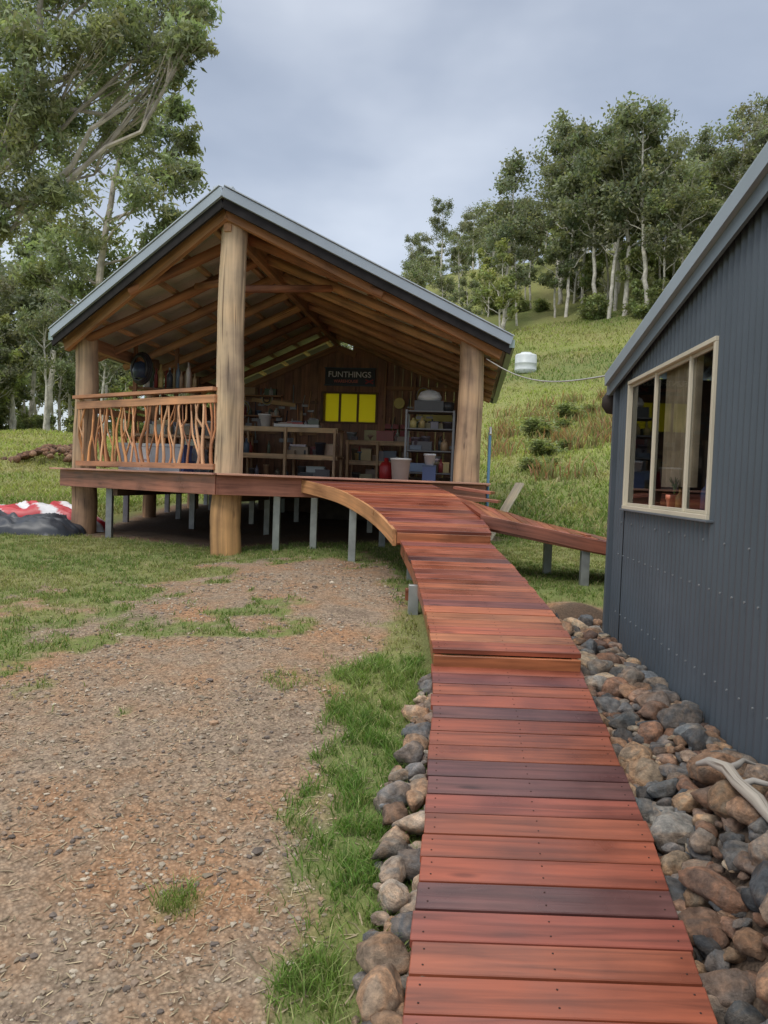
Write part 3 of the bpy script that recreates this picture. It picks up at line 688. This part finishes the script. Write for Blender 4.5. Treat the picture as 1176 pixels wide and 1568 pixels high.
def leftwall(m):
    for k in range(3): m.tube([Lc(-2.45,3.3-.04*k,D+1.72)+Vector(((.33-.03*k)*math.cos(t)*.55,-.08*math.cos(t),(.25-.02*k)*math.sin(t))) for t in np.linspace(0,2*math.pi,22)],.03,'plastic',(.03,.03,.035),8,False)
    m.lathe(Lc(-2.42,3.2,D+1.55),[(.001,0),(.11,0),(.13,.12),(.1,.24),(.001,.28)],'plastic',(.03,.05,.09),16)
    m.beam(Lc(-2.75,3.5,D+1.42),Lc(-1.7,3.9,D+1.42),.3,.03,'timber',(.3,.16,.08))
    for i in range(18):
        q=Lc(-2.5+.05*i,3.55+random.uniform(-.1,.1),D+1.44); bottle(m,q,random.uniform(.12,.45),random.uniform(.03,.055),vary(random.choice(CLC),.3))
    for s in (3.4,4.0): m.beam(Lc(-2.6+.8*(s-3.4),s,D),Lc(-2.6+.8*(s-3.4),s,D+2.2),.06,.06,'timber',(.28,.14,.07),up=(0,1,0))
top('tool_shelf',leftwall)
def leftfloor(m):
    for i in range(12):
        q=Lc(random.uniform(-2.2,-.5),random.uniform(2.4,3.6),D+.02); bin_(m,q,random.uniform(.25,.6),.35,random.uniform(.15,.45),random.choice([(.7,.7,.7),(.3,.32,.35),(.5,.4,.2),(.08,.12,.3),(.65,.55,.55)]))
    m.beam(Lc(-2.4,3.0,D+.6),Lc(-.8,3.2,D+.6),.5,.04,'timber',(.5,.32,.18))
    for p in (-2.3,-.9): m.beam(Lc(p,3.1,D),Lc(p,3.1,D+.6),.06,.06,'timber',(.4,.25,.14),up=(0,1,0))
    jumble(m,-2.2,-1,2.9,3.2,D+.62,16,.3)
top('outdoor_table',leftfloor)
top('standpipe',lambda m:(m.tube([Lc(3.30,2.0,.8),Lc(3.30,2.0,D+.75)],.022,'plastic',(.13,.27,.42),10),m.tube([Lc(3.30,2.0,D+.75),Lc(3.30,1.9,D+.8),Lc(3.30,1.8,D+.7)],.018,'galv',(.5,.5,.5),8)))

# ------------------------------------------------------------------ shed
shed=empty('corrugated_steel_shed')
wd=Vector((.063,1,0)).normalized(); wn=Vector((-wd.y,wd.x,0))
Y0=-1.0; YC=6.25; YR=2.4
def WP(y,z,off=0): 
    t=(y)/wd.y; return Vector((1.47,0,0))+wd*t+wn*off+Vector((0,0,z))
def stop(y): return 2.53+ (6.2-y)*.19 if y>YR else 2.53+(6.2-YR)*.19-(YR-y)*.19
WY0,WY1,WZ0,WZ1=4.07,5.86,1.52,2.46
mb=MB(); SH=(.075,.092,.11)
ys=np.arange(Y0,YC,.0076)
def wallstrip(z0f,z1f,cond):
    vs=[];fs=[];last=False
    for y in ys:
        ph=(y%.076)/.076
        o=.009*math.tanh(2.0*math.sin(2*math.pi*ph))
        if cond(y):
            k=len(vs); vs+=[WP(y,z0f(y),o),WP(y,z1f(y),o)]
            if last: fs.append((k-2,k,k+1,k-1))
            last=True
        else: last=False
    mb.add(vs,fs,'paint',SH,None,True)
wallstrip(lambda y:.40,lambda y:stop(y)-.02,lambda y:not(WY0<y<WY1))
wallstrip(lambda y:.40,lambda y:WZ0,lambda y:WY0<=y<=WY1)
wallstrip(lambda y:WZ1,lambda y:stop(y)-.02,lambda y:WY0<=y<=WY1)
mb.beam(WP(YC,1.5,-.02),WP(YC,1.5,-5),.04,2.1,'paint',SH)
mb.beam(WP(Y0,1.5,-.02),WP(Y0,1.5,-5),.04,2.1,'paint',SH)
mb.beam(WP(Y0,1.3,-5),WP(YC,1.3,-5),.04,1.7,'paint',SH)
mb.beam(WP(YC,.40,.012),WP(YC,2.5,.012),.05,.05,'paint',(.09,.11,.13),up=(0,1,0))
mb.obj('corrugated_walls',shed)
mb=MB(); RC=(.30,.35,.385)
def rbeam(y0,y1,dz,off,w,h,c,ov=0):
    mb.beam(WP(y0,stop(y0)+dz,off),WP(y1,stop(y1)+dz,off),w,h,'paint',c)
rbeam(YR,YC+.12,-.0,.05,.02,.16,(.15,.185,.21)); rbeam(Y0-.1,YR,-.0,.05,.02,.16,(.15,.185,.21))
rbeam(YR,YC+.14,.05,.075,.03,.085,RC); rbeam(Y0-.1,YR,.05,.075,.03,.085,RC)
rbeam(YR,YC+.14,.098,-.0,.18,.012,(.36,.42,.46)); rbeam(Y0-.1,YR,.098,-.0,.18,.012,(.36,.42,.46))
for (ya,yb) in ((YR,YC+.12),(Y0-.1,YR)):
    vs=[];fs=[]
    for i,o in enumerate(np.arange(-.03,-5.1,-.0127)):
        z=.07+.008*math.sin(2*math.pi*o/.076); vs+=[WP(ya,stop(ya)+z,o),WP(yb,stop(yb)+z,o)]
        if i: k=2*i; fs.append((k-2,k-1,k+1,k))
    mb.add(vs,fs,'galv',(.35,.4,.43),None,True)
mb.beam(WP(YC+.13,2.48,.06),WP(YC+.13,2.48,-5),.1,.1,'paint',(.20,.24,.27))
mb.obj('roof_and_barge',shed)
mb=MB()
for zz in (.7,1.15,1.4):
    y=2.0
    while y<6.1:
        mb.tube([WP(y+.019,zz,.009),WP(y+.019,zz,.015)],.006,'galv',(.35,.38,.4),6); y+=.152 if zz<1.3 else .3
mb.obj('fixing_screws',shed)
m,nt,b=newmat('window_glass')
gl=N(nt,'ShaderNodeBsdfGlossy'); gl.inputs['Roughness'].default_value=.02; gl.inputs[0].default_value=(.9,.93,.93,1)
tr=N(nt,'ShaderNodeBsdfTransparent'); tr.inputs[0].default_value=(.88,.9,.88,1); fr=N(nt,'ShaderNodeFresnel'); fr.inputs[0].default_value=1.4
ms=N(nt,'ShaderNodeMixShader'); nt.links.new(fr.outputs[0],ms.inputs[0]); nt.links.new(tr.outputs[0],ms.inputs[1]); nt.links.new(gl.outputs[0],ms.inputs[2]); nt.links.new(ms.outputs[0],nt.nodes['Material Output'].inputs[0]); M['glass']=m
mb=MB(); CR=(.62,.56,.43)
def vbar(y,w=.04,o=.01,d=.05,z0=WZ0,z1=WZ1,c=CR): mb.beam(WP(y,z0,o),WP(y,z1,o),w,d,'paint',c,up=tuple(wn))
def hbar(z,y0=WY0,y1=WY1,h=.04,o=.01,d=.05,c=CR): mb.beam(WP(y0,z,o),WP(y1,z,o),d,h,'paint',c)
for y in (WY0,WY1): vbar(y,.028,.006,.036,WZ0+.0135,WZ1-.0135)
for z in (WZ0,WZ1): hbar(z,WY0-.014,WY1+.014,.026,.007,.04)
for y,o in ((5.21,-.006),(4.51,-.006)): vbar(y,.028,o,.022,WZ0+.014,WZ1-.014)
for a,b_ in ((WY0+.014,4.496),(4.524,5.196),(5.224,WY1-.014)):
    for z in (WZ0+.024,WZ1-.024): hbar(z,a,b_,.02,-.012,.02,(.50,.45,.35))
mb.beam(WP(WY0-.05,WZ0-.02,.012),WP(WY1+.05,WZ0-.02,.012),.05,.012,'paint',(.12,.14,.16))
mb.obj('window_frame',shed,.002)
mb=MB()
for (a,b_) in ((WY0+.015,4.495),(4.525,5.195),(5.225,WY1-.015)):
    mb.add([WP(a,WZ0+.02,-.012),WP(a,WZ1-.02,-.012),WP(b_,WZ1-.02,-.012),WP(b_,WZ0+.02,-.012)],[(0,1,2,3)],'glass',(1,1,1))
mb.obj('window_glass',shed)
mb=MB()
mb.beam(WP(WY0-.2,WZ0-.01,-.12),WP(WY1+.1,WZ0-.01,-.12),.18,.03,'timber',(.45,.28,.15))
vs=[];fs=[]
for i in range(55):
    y=5.19-i*.012; o=-.075+.014*math.sin(i*.9)+.006*math.sin(i*.37); vs+=[WP(y,WZ0+.16,o),WP(y,WZ1+.05,o)]
    if i: k=2*i; fs.append((k-2,k-1,k+1,k))
mb.add(vs,fs,'matte',(.62,.48,.35),None,True)
bucket(mb,WP(4.85,WZ0+.01,-.045),.1,.045,(.55,.18,.10)); bottle(mb,WP(4.72,WZ0+.01,-.045),.14,.028,(.5,.3,.1)); bottle(mb,WP(4.3,WZ0+.01,-.06),.2,.035,(.1,.12,.3))
for k in range(14):
    t=k*2.4; mb.tube([WP(4.85,WZ0+.10,-.05),WP(4.85+.03*math.cos(t),WZ0+.17,-.05),WP(4.85+.08*math.cos(t),WZ0+.15+.1*random.random(),-.045+.02*math.sin(t))],[.003,.006,.002],'plastic',(.08,.16,.04),5)
mb.beam(WP(Y0,1.7,-2.5),WP(YC,1.7,-2.5),.04,2.4,'matte',(.22,.18,.14)); mb.beam(WP(Y0+.05,.55,-2.5),WP(YC-.05,.55,-2.5),4.8,.05,'timber',(.2,.12,.07))
mb.obj('window_interior',shed)

mb=MB(); a=Lc(3.2,1.7,3.38); b=WP(YC+.1,2.6,0); pts=[a.lerp(b,t)-Vector((0,0,.17*math.sin(math.pi*t))) for t in np.linspace(0,1,24)]
mb.tube(pts,.007,'plastic',(.42,.41,.38),6); mb.obj('overhead_cable')
ty=43.0; tx=.176*ty
mb=MB(); q=(tx,ty,float(terr(tx,ty))-.2)
mb.lathe(q,[(.001,0),(.6,0),(.6,.2),(.62,.23),(.6,.26),(.6,.55),(.62,.58),(.6,.61),(.6,1.0),(.56,1.08),(.3,1.15),(.3,1.2),(.001,1.2)],'plastic',(.62,.66,.66),24); mb.obj('water_tank')
top('hanging_basket',lambda m:m.lathe(WP(YC+.25,2.28,-.02),[(.001,0),(.06,.01),(.10,.07),(.10,.13),(.07,.18),(.02,.2),(.02,.3),(.001,.3)],'matte',(.05,.04,.035),14))
def heap(name,cx,cy,lx,ly,h,cf,seed):
    n=60; u=np.linspace(-1,1,n); U,W=np.meshgrid(u,u); x=cx+U*lx; y=cy+W*ly
    prof=np.clip(1-(np.abs(U)**4+np.abs(W)**4),0,1)**.4
    rid=1-2*np.abs(fbm(x*2.2+W*.6,y*4,seed,3)-.5)
    z=terr(x,y)+prof*h*(.45+.6*fbm(x*1.7,y*1.7,seed,2))+rid**3*.13*prof-.03
    V=np.stack([x.ravel()+.12*(fbm(y*3,x*3,3)-.5).ravel(),y.ravel(),z.ravel()],1); id=np.arange(n*n).reshape(n,n)
    F=np.stack([id[:-1,:-1].ravel(),id[:-1,1:].ravel(),id[1:,1:].ravel(),id[1:,:-1].ravel()],1)
    C=np.array([cf(a,b) for a,b in zip(U.ravel(),W.ravel())]); return npmesh(name,V,F,C,['plastic'],smooth=True)
heap('crumpled_tarp',-5.4,11.3,1.0,.5,.22,lambda a,b:(.035,.04,.05),11)
def stripe(a,b):
    k=int((a*1.0+b*.6+5)*4.0)%3
    return [(.50,.03,.04),(.70,.70,.71),(.50,.03,.04)][k] if b<.8 else (.05,.07,.2)
heap('striped_banner',-5.5,12.0,1.2,.45,.34,stripe,14)
mb=MB(); DW=(.34,.315,.28)
mb.tube([(1.37,3.22,.50),(1.38,3.13,.545),(1.405,3.02,.555),(1.40,2.92,.54),(1.43,2.82,.515),(1.45,2.74,.47)],[.010,.018,.026,.024,.028,.018],'log',DW,12)
mb.tube([(1.405,3.02,.555),(1.45,3.03,.57),(1.49,3.07,.575),(1.54,3.07,.56)],[.018,.014,.010,.004],'log',DW,9)
mb.tube([(1.41,2.90,.54),(1.46,2.92,.55),(1.51,2.88,.55),(1.57,2.88,.53)],[.016,.013,.009,.004],'log',DW,9); mb.obj('driftwood')

# ------------------------------------------------------------------ trees
def tubes_np(pts,rad,n,V,F,C,col):
    o=sum(len(v) for v in V); pts=np.array(pts,float); k=len(pts)
    d=np.gradient(pts,axis=0); d/=np.linalg.norm(d,axis=1)[:,None]+1e-9
    ref=np.array([.31,.95,.02]); a=np.cross(d,ref); a/=np.linalg.norm(a,axis=1)[:,None]+1e-9; b=np.cross(d,a)
    t=np.arange(n)*2*np.pi/n; r=np.array(rad)[:,None,None]
    P=pts[:,None]+r*(a[:,None]*np.cos(t)[None,:,None]+b[:,None]*np.sin(t)[None,:,None])
    V.append(P.reshape(-1,3)); i=np.arange(k-1)[:,None]*n; j=np.arange(n)[None]; j2=(j+1)%n
    F.append((o+np.stack([i+j,i+j2,i+n+j2,i+n+j],2)).reshape(-1,4)); C.append(np.tile(np.array(col)*rng.uniform(.85,1.1),(k*n,1)))
def bez(a,c,b,k):
    t=np.linspace(0,1,k)[:,None]; return (1-t)**2*a+2*t*(1-t)*c+t*t*b
def tree_mesh(name,trunk,r0,blobs,leaf,ntw,nlf,lc,bark,sig=.3,droop=.75,wr=.28,lr=.018,wig=.03):
    V=[];F=[];C=[]; trunk=np.array(trunk,float); k=24
    s=np.linspace(0,len(trunk)-1,k); T=np.stack([np.interp(s,range(len(trunk)),trunk[:,i]) for i in range(3)],1)
    T[1:-1]+=rng.normal(0,r0*.15,(k-2,3)); R=r0*(1-.85*np.linspace(0,1,k)**1.1)
    tubes_np(T,R,10,V,F,C,bark); LV=[];LC=[]
    for (x,y,z,r) in blobs:
        c=np.array([x,y,z],float); hd=np.hypot(T[:,0]-x,T[:,1]-y); 
        want=z-.7*hd-r*.3; i=int(np.argmin(np.abs(T[:,2]-want)+.3*hd)); i=min(i,k-2); st=T[i]; rr=min(R[i]*.6,lr*np.linalg.norm(c-st)+.01)
        ctl=st*.45+c*.55+np.array([0,0,-.12*np.linalg.norm(c-st)])+rng.normal(0,.08*np.linalg.norm(c-st),3)
        pl=bez(st,ctl,c,8); pl[1:-1]+=rng.normal(0,wig*np.linalg.norm(c-st),(6,3)); tubes_np(pl,np.linspace(rr,rr*.3,8),6,V,F,C,bark)
        for q in range(ntw):
            u=rng.normal(size=3); u/=np.linalg.norm(u); e=c+u*r*np.array([1,1,.75])*rng.uniform(.35,1.0)
            a=pl[rng.integers(4,8)]; m=(a+e)/2+rng.normal(0,.1*r,3)+np.array([0,0,.08*r])
            tubes_np(bez(a,m,e,4),np.linspace(rr*.3,rr*.1,4),4,V,F,C,bark)
            n=int(nlf*rng.uniform(.5,1.4)); P=e+rng.normal(0,sig*r,(n,3))*np.array([1,1,.7])
            n3=n//3; P[:n3]=a+(e-a)*rng.uniform(.4,1,(n3,1))+rng.normal(0,sig*.6*r,(n3,3))
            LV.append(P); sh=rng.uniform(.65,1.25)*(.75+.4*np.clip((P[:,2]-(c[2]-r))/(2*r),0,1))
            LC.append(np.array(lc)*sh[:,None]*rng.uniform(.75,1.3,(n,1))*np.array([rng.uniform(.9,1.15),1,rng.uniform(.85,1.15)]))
    P=np.concatenate(LV);LCc=np.concatenate(LC);n=len(P)
    d=rng.normal(size=(n,3)); d[:,2]=d[:,2]*.6-droop; d/=np.linalg.norm(d,axis=1)[:,None]
    w=np.cross(d,rng.normal(size=(n,3))); w/=np.linalg.norm(w,axis=1)[:,None]; L=leaf*rng.uniform(.6,1.3,(n,1)); W=L*wr*.5
    Q=np.stack([P-d*L*.5,P+w*W-d*L*.1,P+d*L*.5,P-w*W-d*L*.1],1)
    o=sum(len(v) for v in V); nb=sum(len(f) for f in F)
    V.append(Q.reshape(-1,3)); F.append(o+np.arange(4*n).reshape(-1,4)); C.append(np.repeat(LCc,4,0))
    FF=np.concatenate(F); mi=np.zeros(len(FF)); mi[nb:]=1
    return npmesh(name,np.concatenate(V),FF,np.concatenate(C),['bark','leaf'],mi)
def gz(x,y): return float(terr(x,y))
BK=(.44,.39,.33); LCg=(.28,.32,.18)
def px(xp,yp,d):  # survey bearings converted to metres, used to lay out the crowns
    u=xp-588; v=784-yp; return (( u-.037*v)/1177*d, d, 1.65+(v+.037*u-47)/1177*d)
def blobsP(lst,d0): return [(*px(a,b,d0+dd),r) for a,b,dd,r in lst]
b1=blobsP([(30,30,0,1.2),(110,20,1,1.1),(200,40,0,1.0),(265,30,1,.8),(290,75,-.5,.5),(240,90,0,.8),(170,120,1,.9),(60,110,-1,1.0),(10,160,0,1.0),(120,190,1,.8),(60,230,0,.9),(190,200,1,.7),(20,290,0,.8),(90,300,0,.6),(0,60,1,1.2),(150,-30,0,1.2),(250,-30,1,.9),(-80,100,0,1.5),(-100,250,0,1.4),(60,-40,0,1.3),(300,30,0,.6),(305,90,0,.45),(275,130,0,.4),(130,80,-.5,.8),(20,220,1,.8),(0,340,0,.6),(80,170,-.5,.7),(180,70,-.8,.6),(40,80,-1,.8)],19)
z0=gz(-12.5,20)
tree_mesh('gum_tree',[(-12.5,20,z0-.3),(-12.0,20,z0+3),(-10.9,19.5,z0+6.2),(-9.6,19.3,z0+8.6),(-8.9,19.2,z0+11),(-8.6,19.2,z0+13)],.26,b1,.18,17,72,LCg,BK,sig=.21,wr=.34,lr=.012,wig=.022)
b2=blobsP([(120,300,0,1.3),(190,250,0,1.2),(250,235,1,1.0),(275,280,0,.8),(225,310,-1,1.1),(160,370,0,1.1),(100,400,0,1.1),(240,370,0,.8),(275,340,0,.6),(190,420,1,1.0),(130,440,0,.9),(70,350,1,1.0),(240,190,1,.8),(180,160,0,1.1),(290,225,1,.6),(110,230,0,1.1),(60,420,0,.7),(240,420,0,.6),(280,180,1,.6),(300,270,1,.4)],27)
z0=gz(-10.3,27)
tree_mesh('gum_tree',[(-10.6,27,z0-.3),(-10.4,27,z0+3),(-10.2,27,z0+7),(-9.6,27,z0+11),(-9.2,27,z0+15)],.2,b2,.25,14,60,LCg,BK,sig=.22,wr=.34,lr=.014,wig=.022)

protos=[]
PH=[15,12,17,10,14,12,9]
for i,H in enumerate(PH):
    bl=[]
    nb=[22,20,24,18,18,20,18][i]; low=[.42,.36,.45,.25,.5,.3,.15][i]; wd_=[.21,.24,.19,.28,.22,.20,.3][i]
    for k in range(nb):
        u=random.random()**.9; zz=H*(low+(.96-low)*u); rad=H*wd_*math.sin(math.pi*min(1,.25+.68*u))**.5; th=random.uniform(0,6.28); rr=rad*math.sqrt(random.random())
        bl.append((rr*math.cos(th),rr*math.sin(th),zz,H*random.uniform(.045,.09)))
    col=[(.23,.26,.15),(.25,.28,.17),(.21,.24,.14),(.31,.35,.14),(.23,.25,.16),(.20,.24,.13),(.26,.30,.13)][i]  # leaf tones lightened and greyed, slight distance haze put into the colour
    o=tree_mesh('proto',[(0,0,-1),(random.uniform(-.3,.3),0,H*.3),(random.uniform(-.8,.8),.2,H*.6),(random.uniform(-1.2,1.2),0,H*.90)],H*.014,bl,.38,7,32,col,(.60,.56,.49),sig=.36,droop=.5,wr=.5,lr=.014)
    protos.append(o.data); bpy.data.objects.remove(o)
o=tree_mesh('proto',[(0,0,-.3),(0,0,.6),(.1,0,1.6)],.06,[(random.uniform(-1.2,1.2),random.uniform(-1,1),random.uniform(.3,2.4),.5) for i in range(16)],.26,7,30,(.23,.27,.11),(.25,.2,.15),sig=.45,droop=.1,wr=.5)
shrub=o.data; bpy.data.objects.remove(o)
def forest(name,pts):
    e=empty(name)
    for (x,y,m,s) in pts:
        o=bpy.data.objects.new('tree',m); COL.objects.link(o); o.location=(x,y,gz(x,y)-.2); o.scale=(s*random.uniform(.85,1.12),s*random.uniform(.85,1.12),s*random.uniform(.95,1.2)); o.rotation_euler=(random.uniform(-.06,.06),random.uniform(-.06,.06),random.uniform(0,6.28)); o.parent=e
P_=[]
tries=0
while len(P_)<430 and tries<50000:
    tries+=1; y=random.uniform(42,180); b=random.uniform(-.12,.78); x=b*y; t=hill_t(x,y)
    edge=45 - 12*max(0,(.19-b))/.3 + 4*math.sin(b*31)
    if t<edge or b*y<-20: continue
    mind=2.4+ (y-50)*.045
    if any((x-q[0])**2+(y-q[1])**2<mind*mind for q in P_): continue
    s=random.uniform(.5,.98)*(.92 if b>.2 else .60 if b<.1 else .72)
    P_.append((x,y,random.choice(protos),s))
P_.append((.145*62,62,protos[2],.85)); P_.append((.30*58,58,protos[0],.95))
for (b,y,i,s) in ((.225,62,1,.9),(.245,66,0,.85),(.262,60,2,.9),(.235,72,4,1.0),(.28,58,4,.9),(.33,56,2,.8),(.255,70,0,.9),(.215,68,2,.8),(.37,54,0,.75)): P_.append((b*y,y,protos[i],s))
for i in range(60):
    y=random.uniform(42,80); b=random.uniform(.1,.7); x=b*y
    if 44<hill_t(x,y)<60: P_.append((x,y,shrub,random.uniform(.5,1.1)))
forest('distant_forest',P_)
Q_=[]
for i in range(75):
    y=random.uniform(60,115); b=random.uniform(-.62,-.2); Q_.append((b*y,y,random.choice(protos),random.uniform(.7,1.15)))
for i in range(12):
    y=random.uniform(50,65); b=random.uniform(-.62,-.25); Q_.append((b*y,y,protos[random.choice([0,3,4])],random.uniform(.45,.7)))
for i in range(24):
    y=random.uniform(58,75); b=random.uniform(-.62,-.25); Q_.append((b*y,y,shrub,random.uniform(.6,1.3)))
forest('treeline',Q_)
for (xx_,yy_,s) in ((5.6,27,.5),(4.2,21,.3),(4.9,23,.35),(7.3,30,.45)):
    o=bpy.data.objects.new('shrub',shrub); COL.objects.link(o); o.location=(xx_,yy_,gz(xx_,yy_)-.15); o.scale=(s*1.2,s*1.2,s*.8)

# ------------------------------------------------------------------ sky and sun
w=bpy.data.worlds.new('World'); S.world=w; w.use_nodes=True; nt=w.node_tree
bg=nt.nodes['Background']; out=nt.nodes['World Output']
sk=N(nt,'ShaderNodeTexSky'); sk.sky_type='NISHITA'; sk.sun_disc=False; sk.sun_elevation=math.radians(50); sk.sun_rotation=math.radians(215)
nt.links.new(sk.outputs[0],bg.inputs[0]); bg.inputs[1].default_value=.05
tc=N(nt,'ShaderNodeTexCoord'); mp=N(nt,'ShaderNodeMapping'); mp.inputs['Scale'].default_value=(1,1,2.2); mp.inputs['Location'].default_value=(.3,.1,.2)
nt.links.new(tc.outputs['Generated'],mp.inputs[0]); n=N(nt,'ShaderNodeTexNoise'); n.inputs['Scale'].default_value=2.0; n.inputs['Detail'].default_value=5; n.inputs['Roughness'].default_value=.45; n.inputs['Distortion'].default_value=.1
nt.links.new(mp.outputs[0],n.inputs[0]); r=ramp(nt,[(.34,(.24,.275,.34)),(.5,(.38,.415,.48)),(.68,(.62,.65,.70))]); nt.links.new(n.outputs[0],r.inputs[0])
sp=N(nt,'ShaderNodeSeparateXYZ'); nt.links.new(tc.outputs['Generated'],sp.inputs[0])
m1=N(nt,'ShaderNodeMapRange'); m1.inputs[1].default_value=.08; m1.inputs[2].default_value=.35; m1.inputs[3].default_value=.45; m1.inputs[4].default_value=0; nt.links.new(sp.outputs[2],m1.inputs[0])
x=mixc(nt,r.outputs[0],(.58,.61,.65),m1.outputs[0])
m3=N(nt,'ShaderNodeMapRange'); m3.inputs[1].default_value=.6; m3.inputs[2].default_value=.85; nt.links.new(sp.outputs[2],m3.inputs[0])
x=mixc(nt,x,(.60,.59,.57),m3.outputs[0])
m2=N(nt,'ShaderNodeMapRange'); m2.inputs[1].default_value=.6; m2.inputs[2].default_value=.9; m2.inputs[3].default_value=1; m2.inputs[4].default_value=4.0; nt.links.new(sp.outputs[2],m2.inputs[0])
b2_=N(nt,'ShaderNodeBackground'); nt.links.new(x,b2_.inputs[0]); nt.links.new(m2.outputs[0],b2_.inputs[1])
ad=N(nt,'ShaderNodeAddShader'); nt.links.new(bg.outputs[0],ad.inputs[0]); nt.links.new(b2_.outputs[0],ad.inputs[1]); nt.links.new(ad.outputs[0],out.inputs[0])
sl=bpy.data.lights.new('sun','SUN'); sl.energy=1.2; sl.angle=math.radians(16); sl.color=(1,.96,.89)
so=bpy.data.objects.new('sun',sl); COL.objects.link(so)
az=math.radians(215); el=math.radians(50); ts=Vector((math.sin(az)*math.cos(el),math.cos(az)*math.cos(el),math.sin(el)))
so.rotation_euler=ts.to_track_quat('Z','Y').to_euler()
cd=bpy.data.cameras.new('camera'); cd.sensor_fit='HORIZONTAL'; cd.sensor_width=36; cd.lens=36.03; cd.clip_end=3000; cd.clip_start=.05
co=bpy.data.objects.new('camera',cd); COL.objects.link(co)
co.matrix_world=Matrix.Translation((0,0,1.65))@Matrix.Rotation(math.radians(87.7),4,'X')@Matrix.Rotation(math.radians(2.1),4,'Z')
S.camera=co
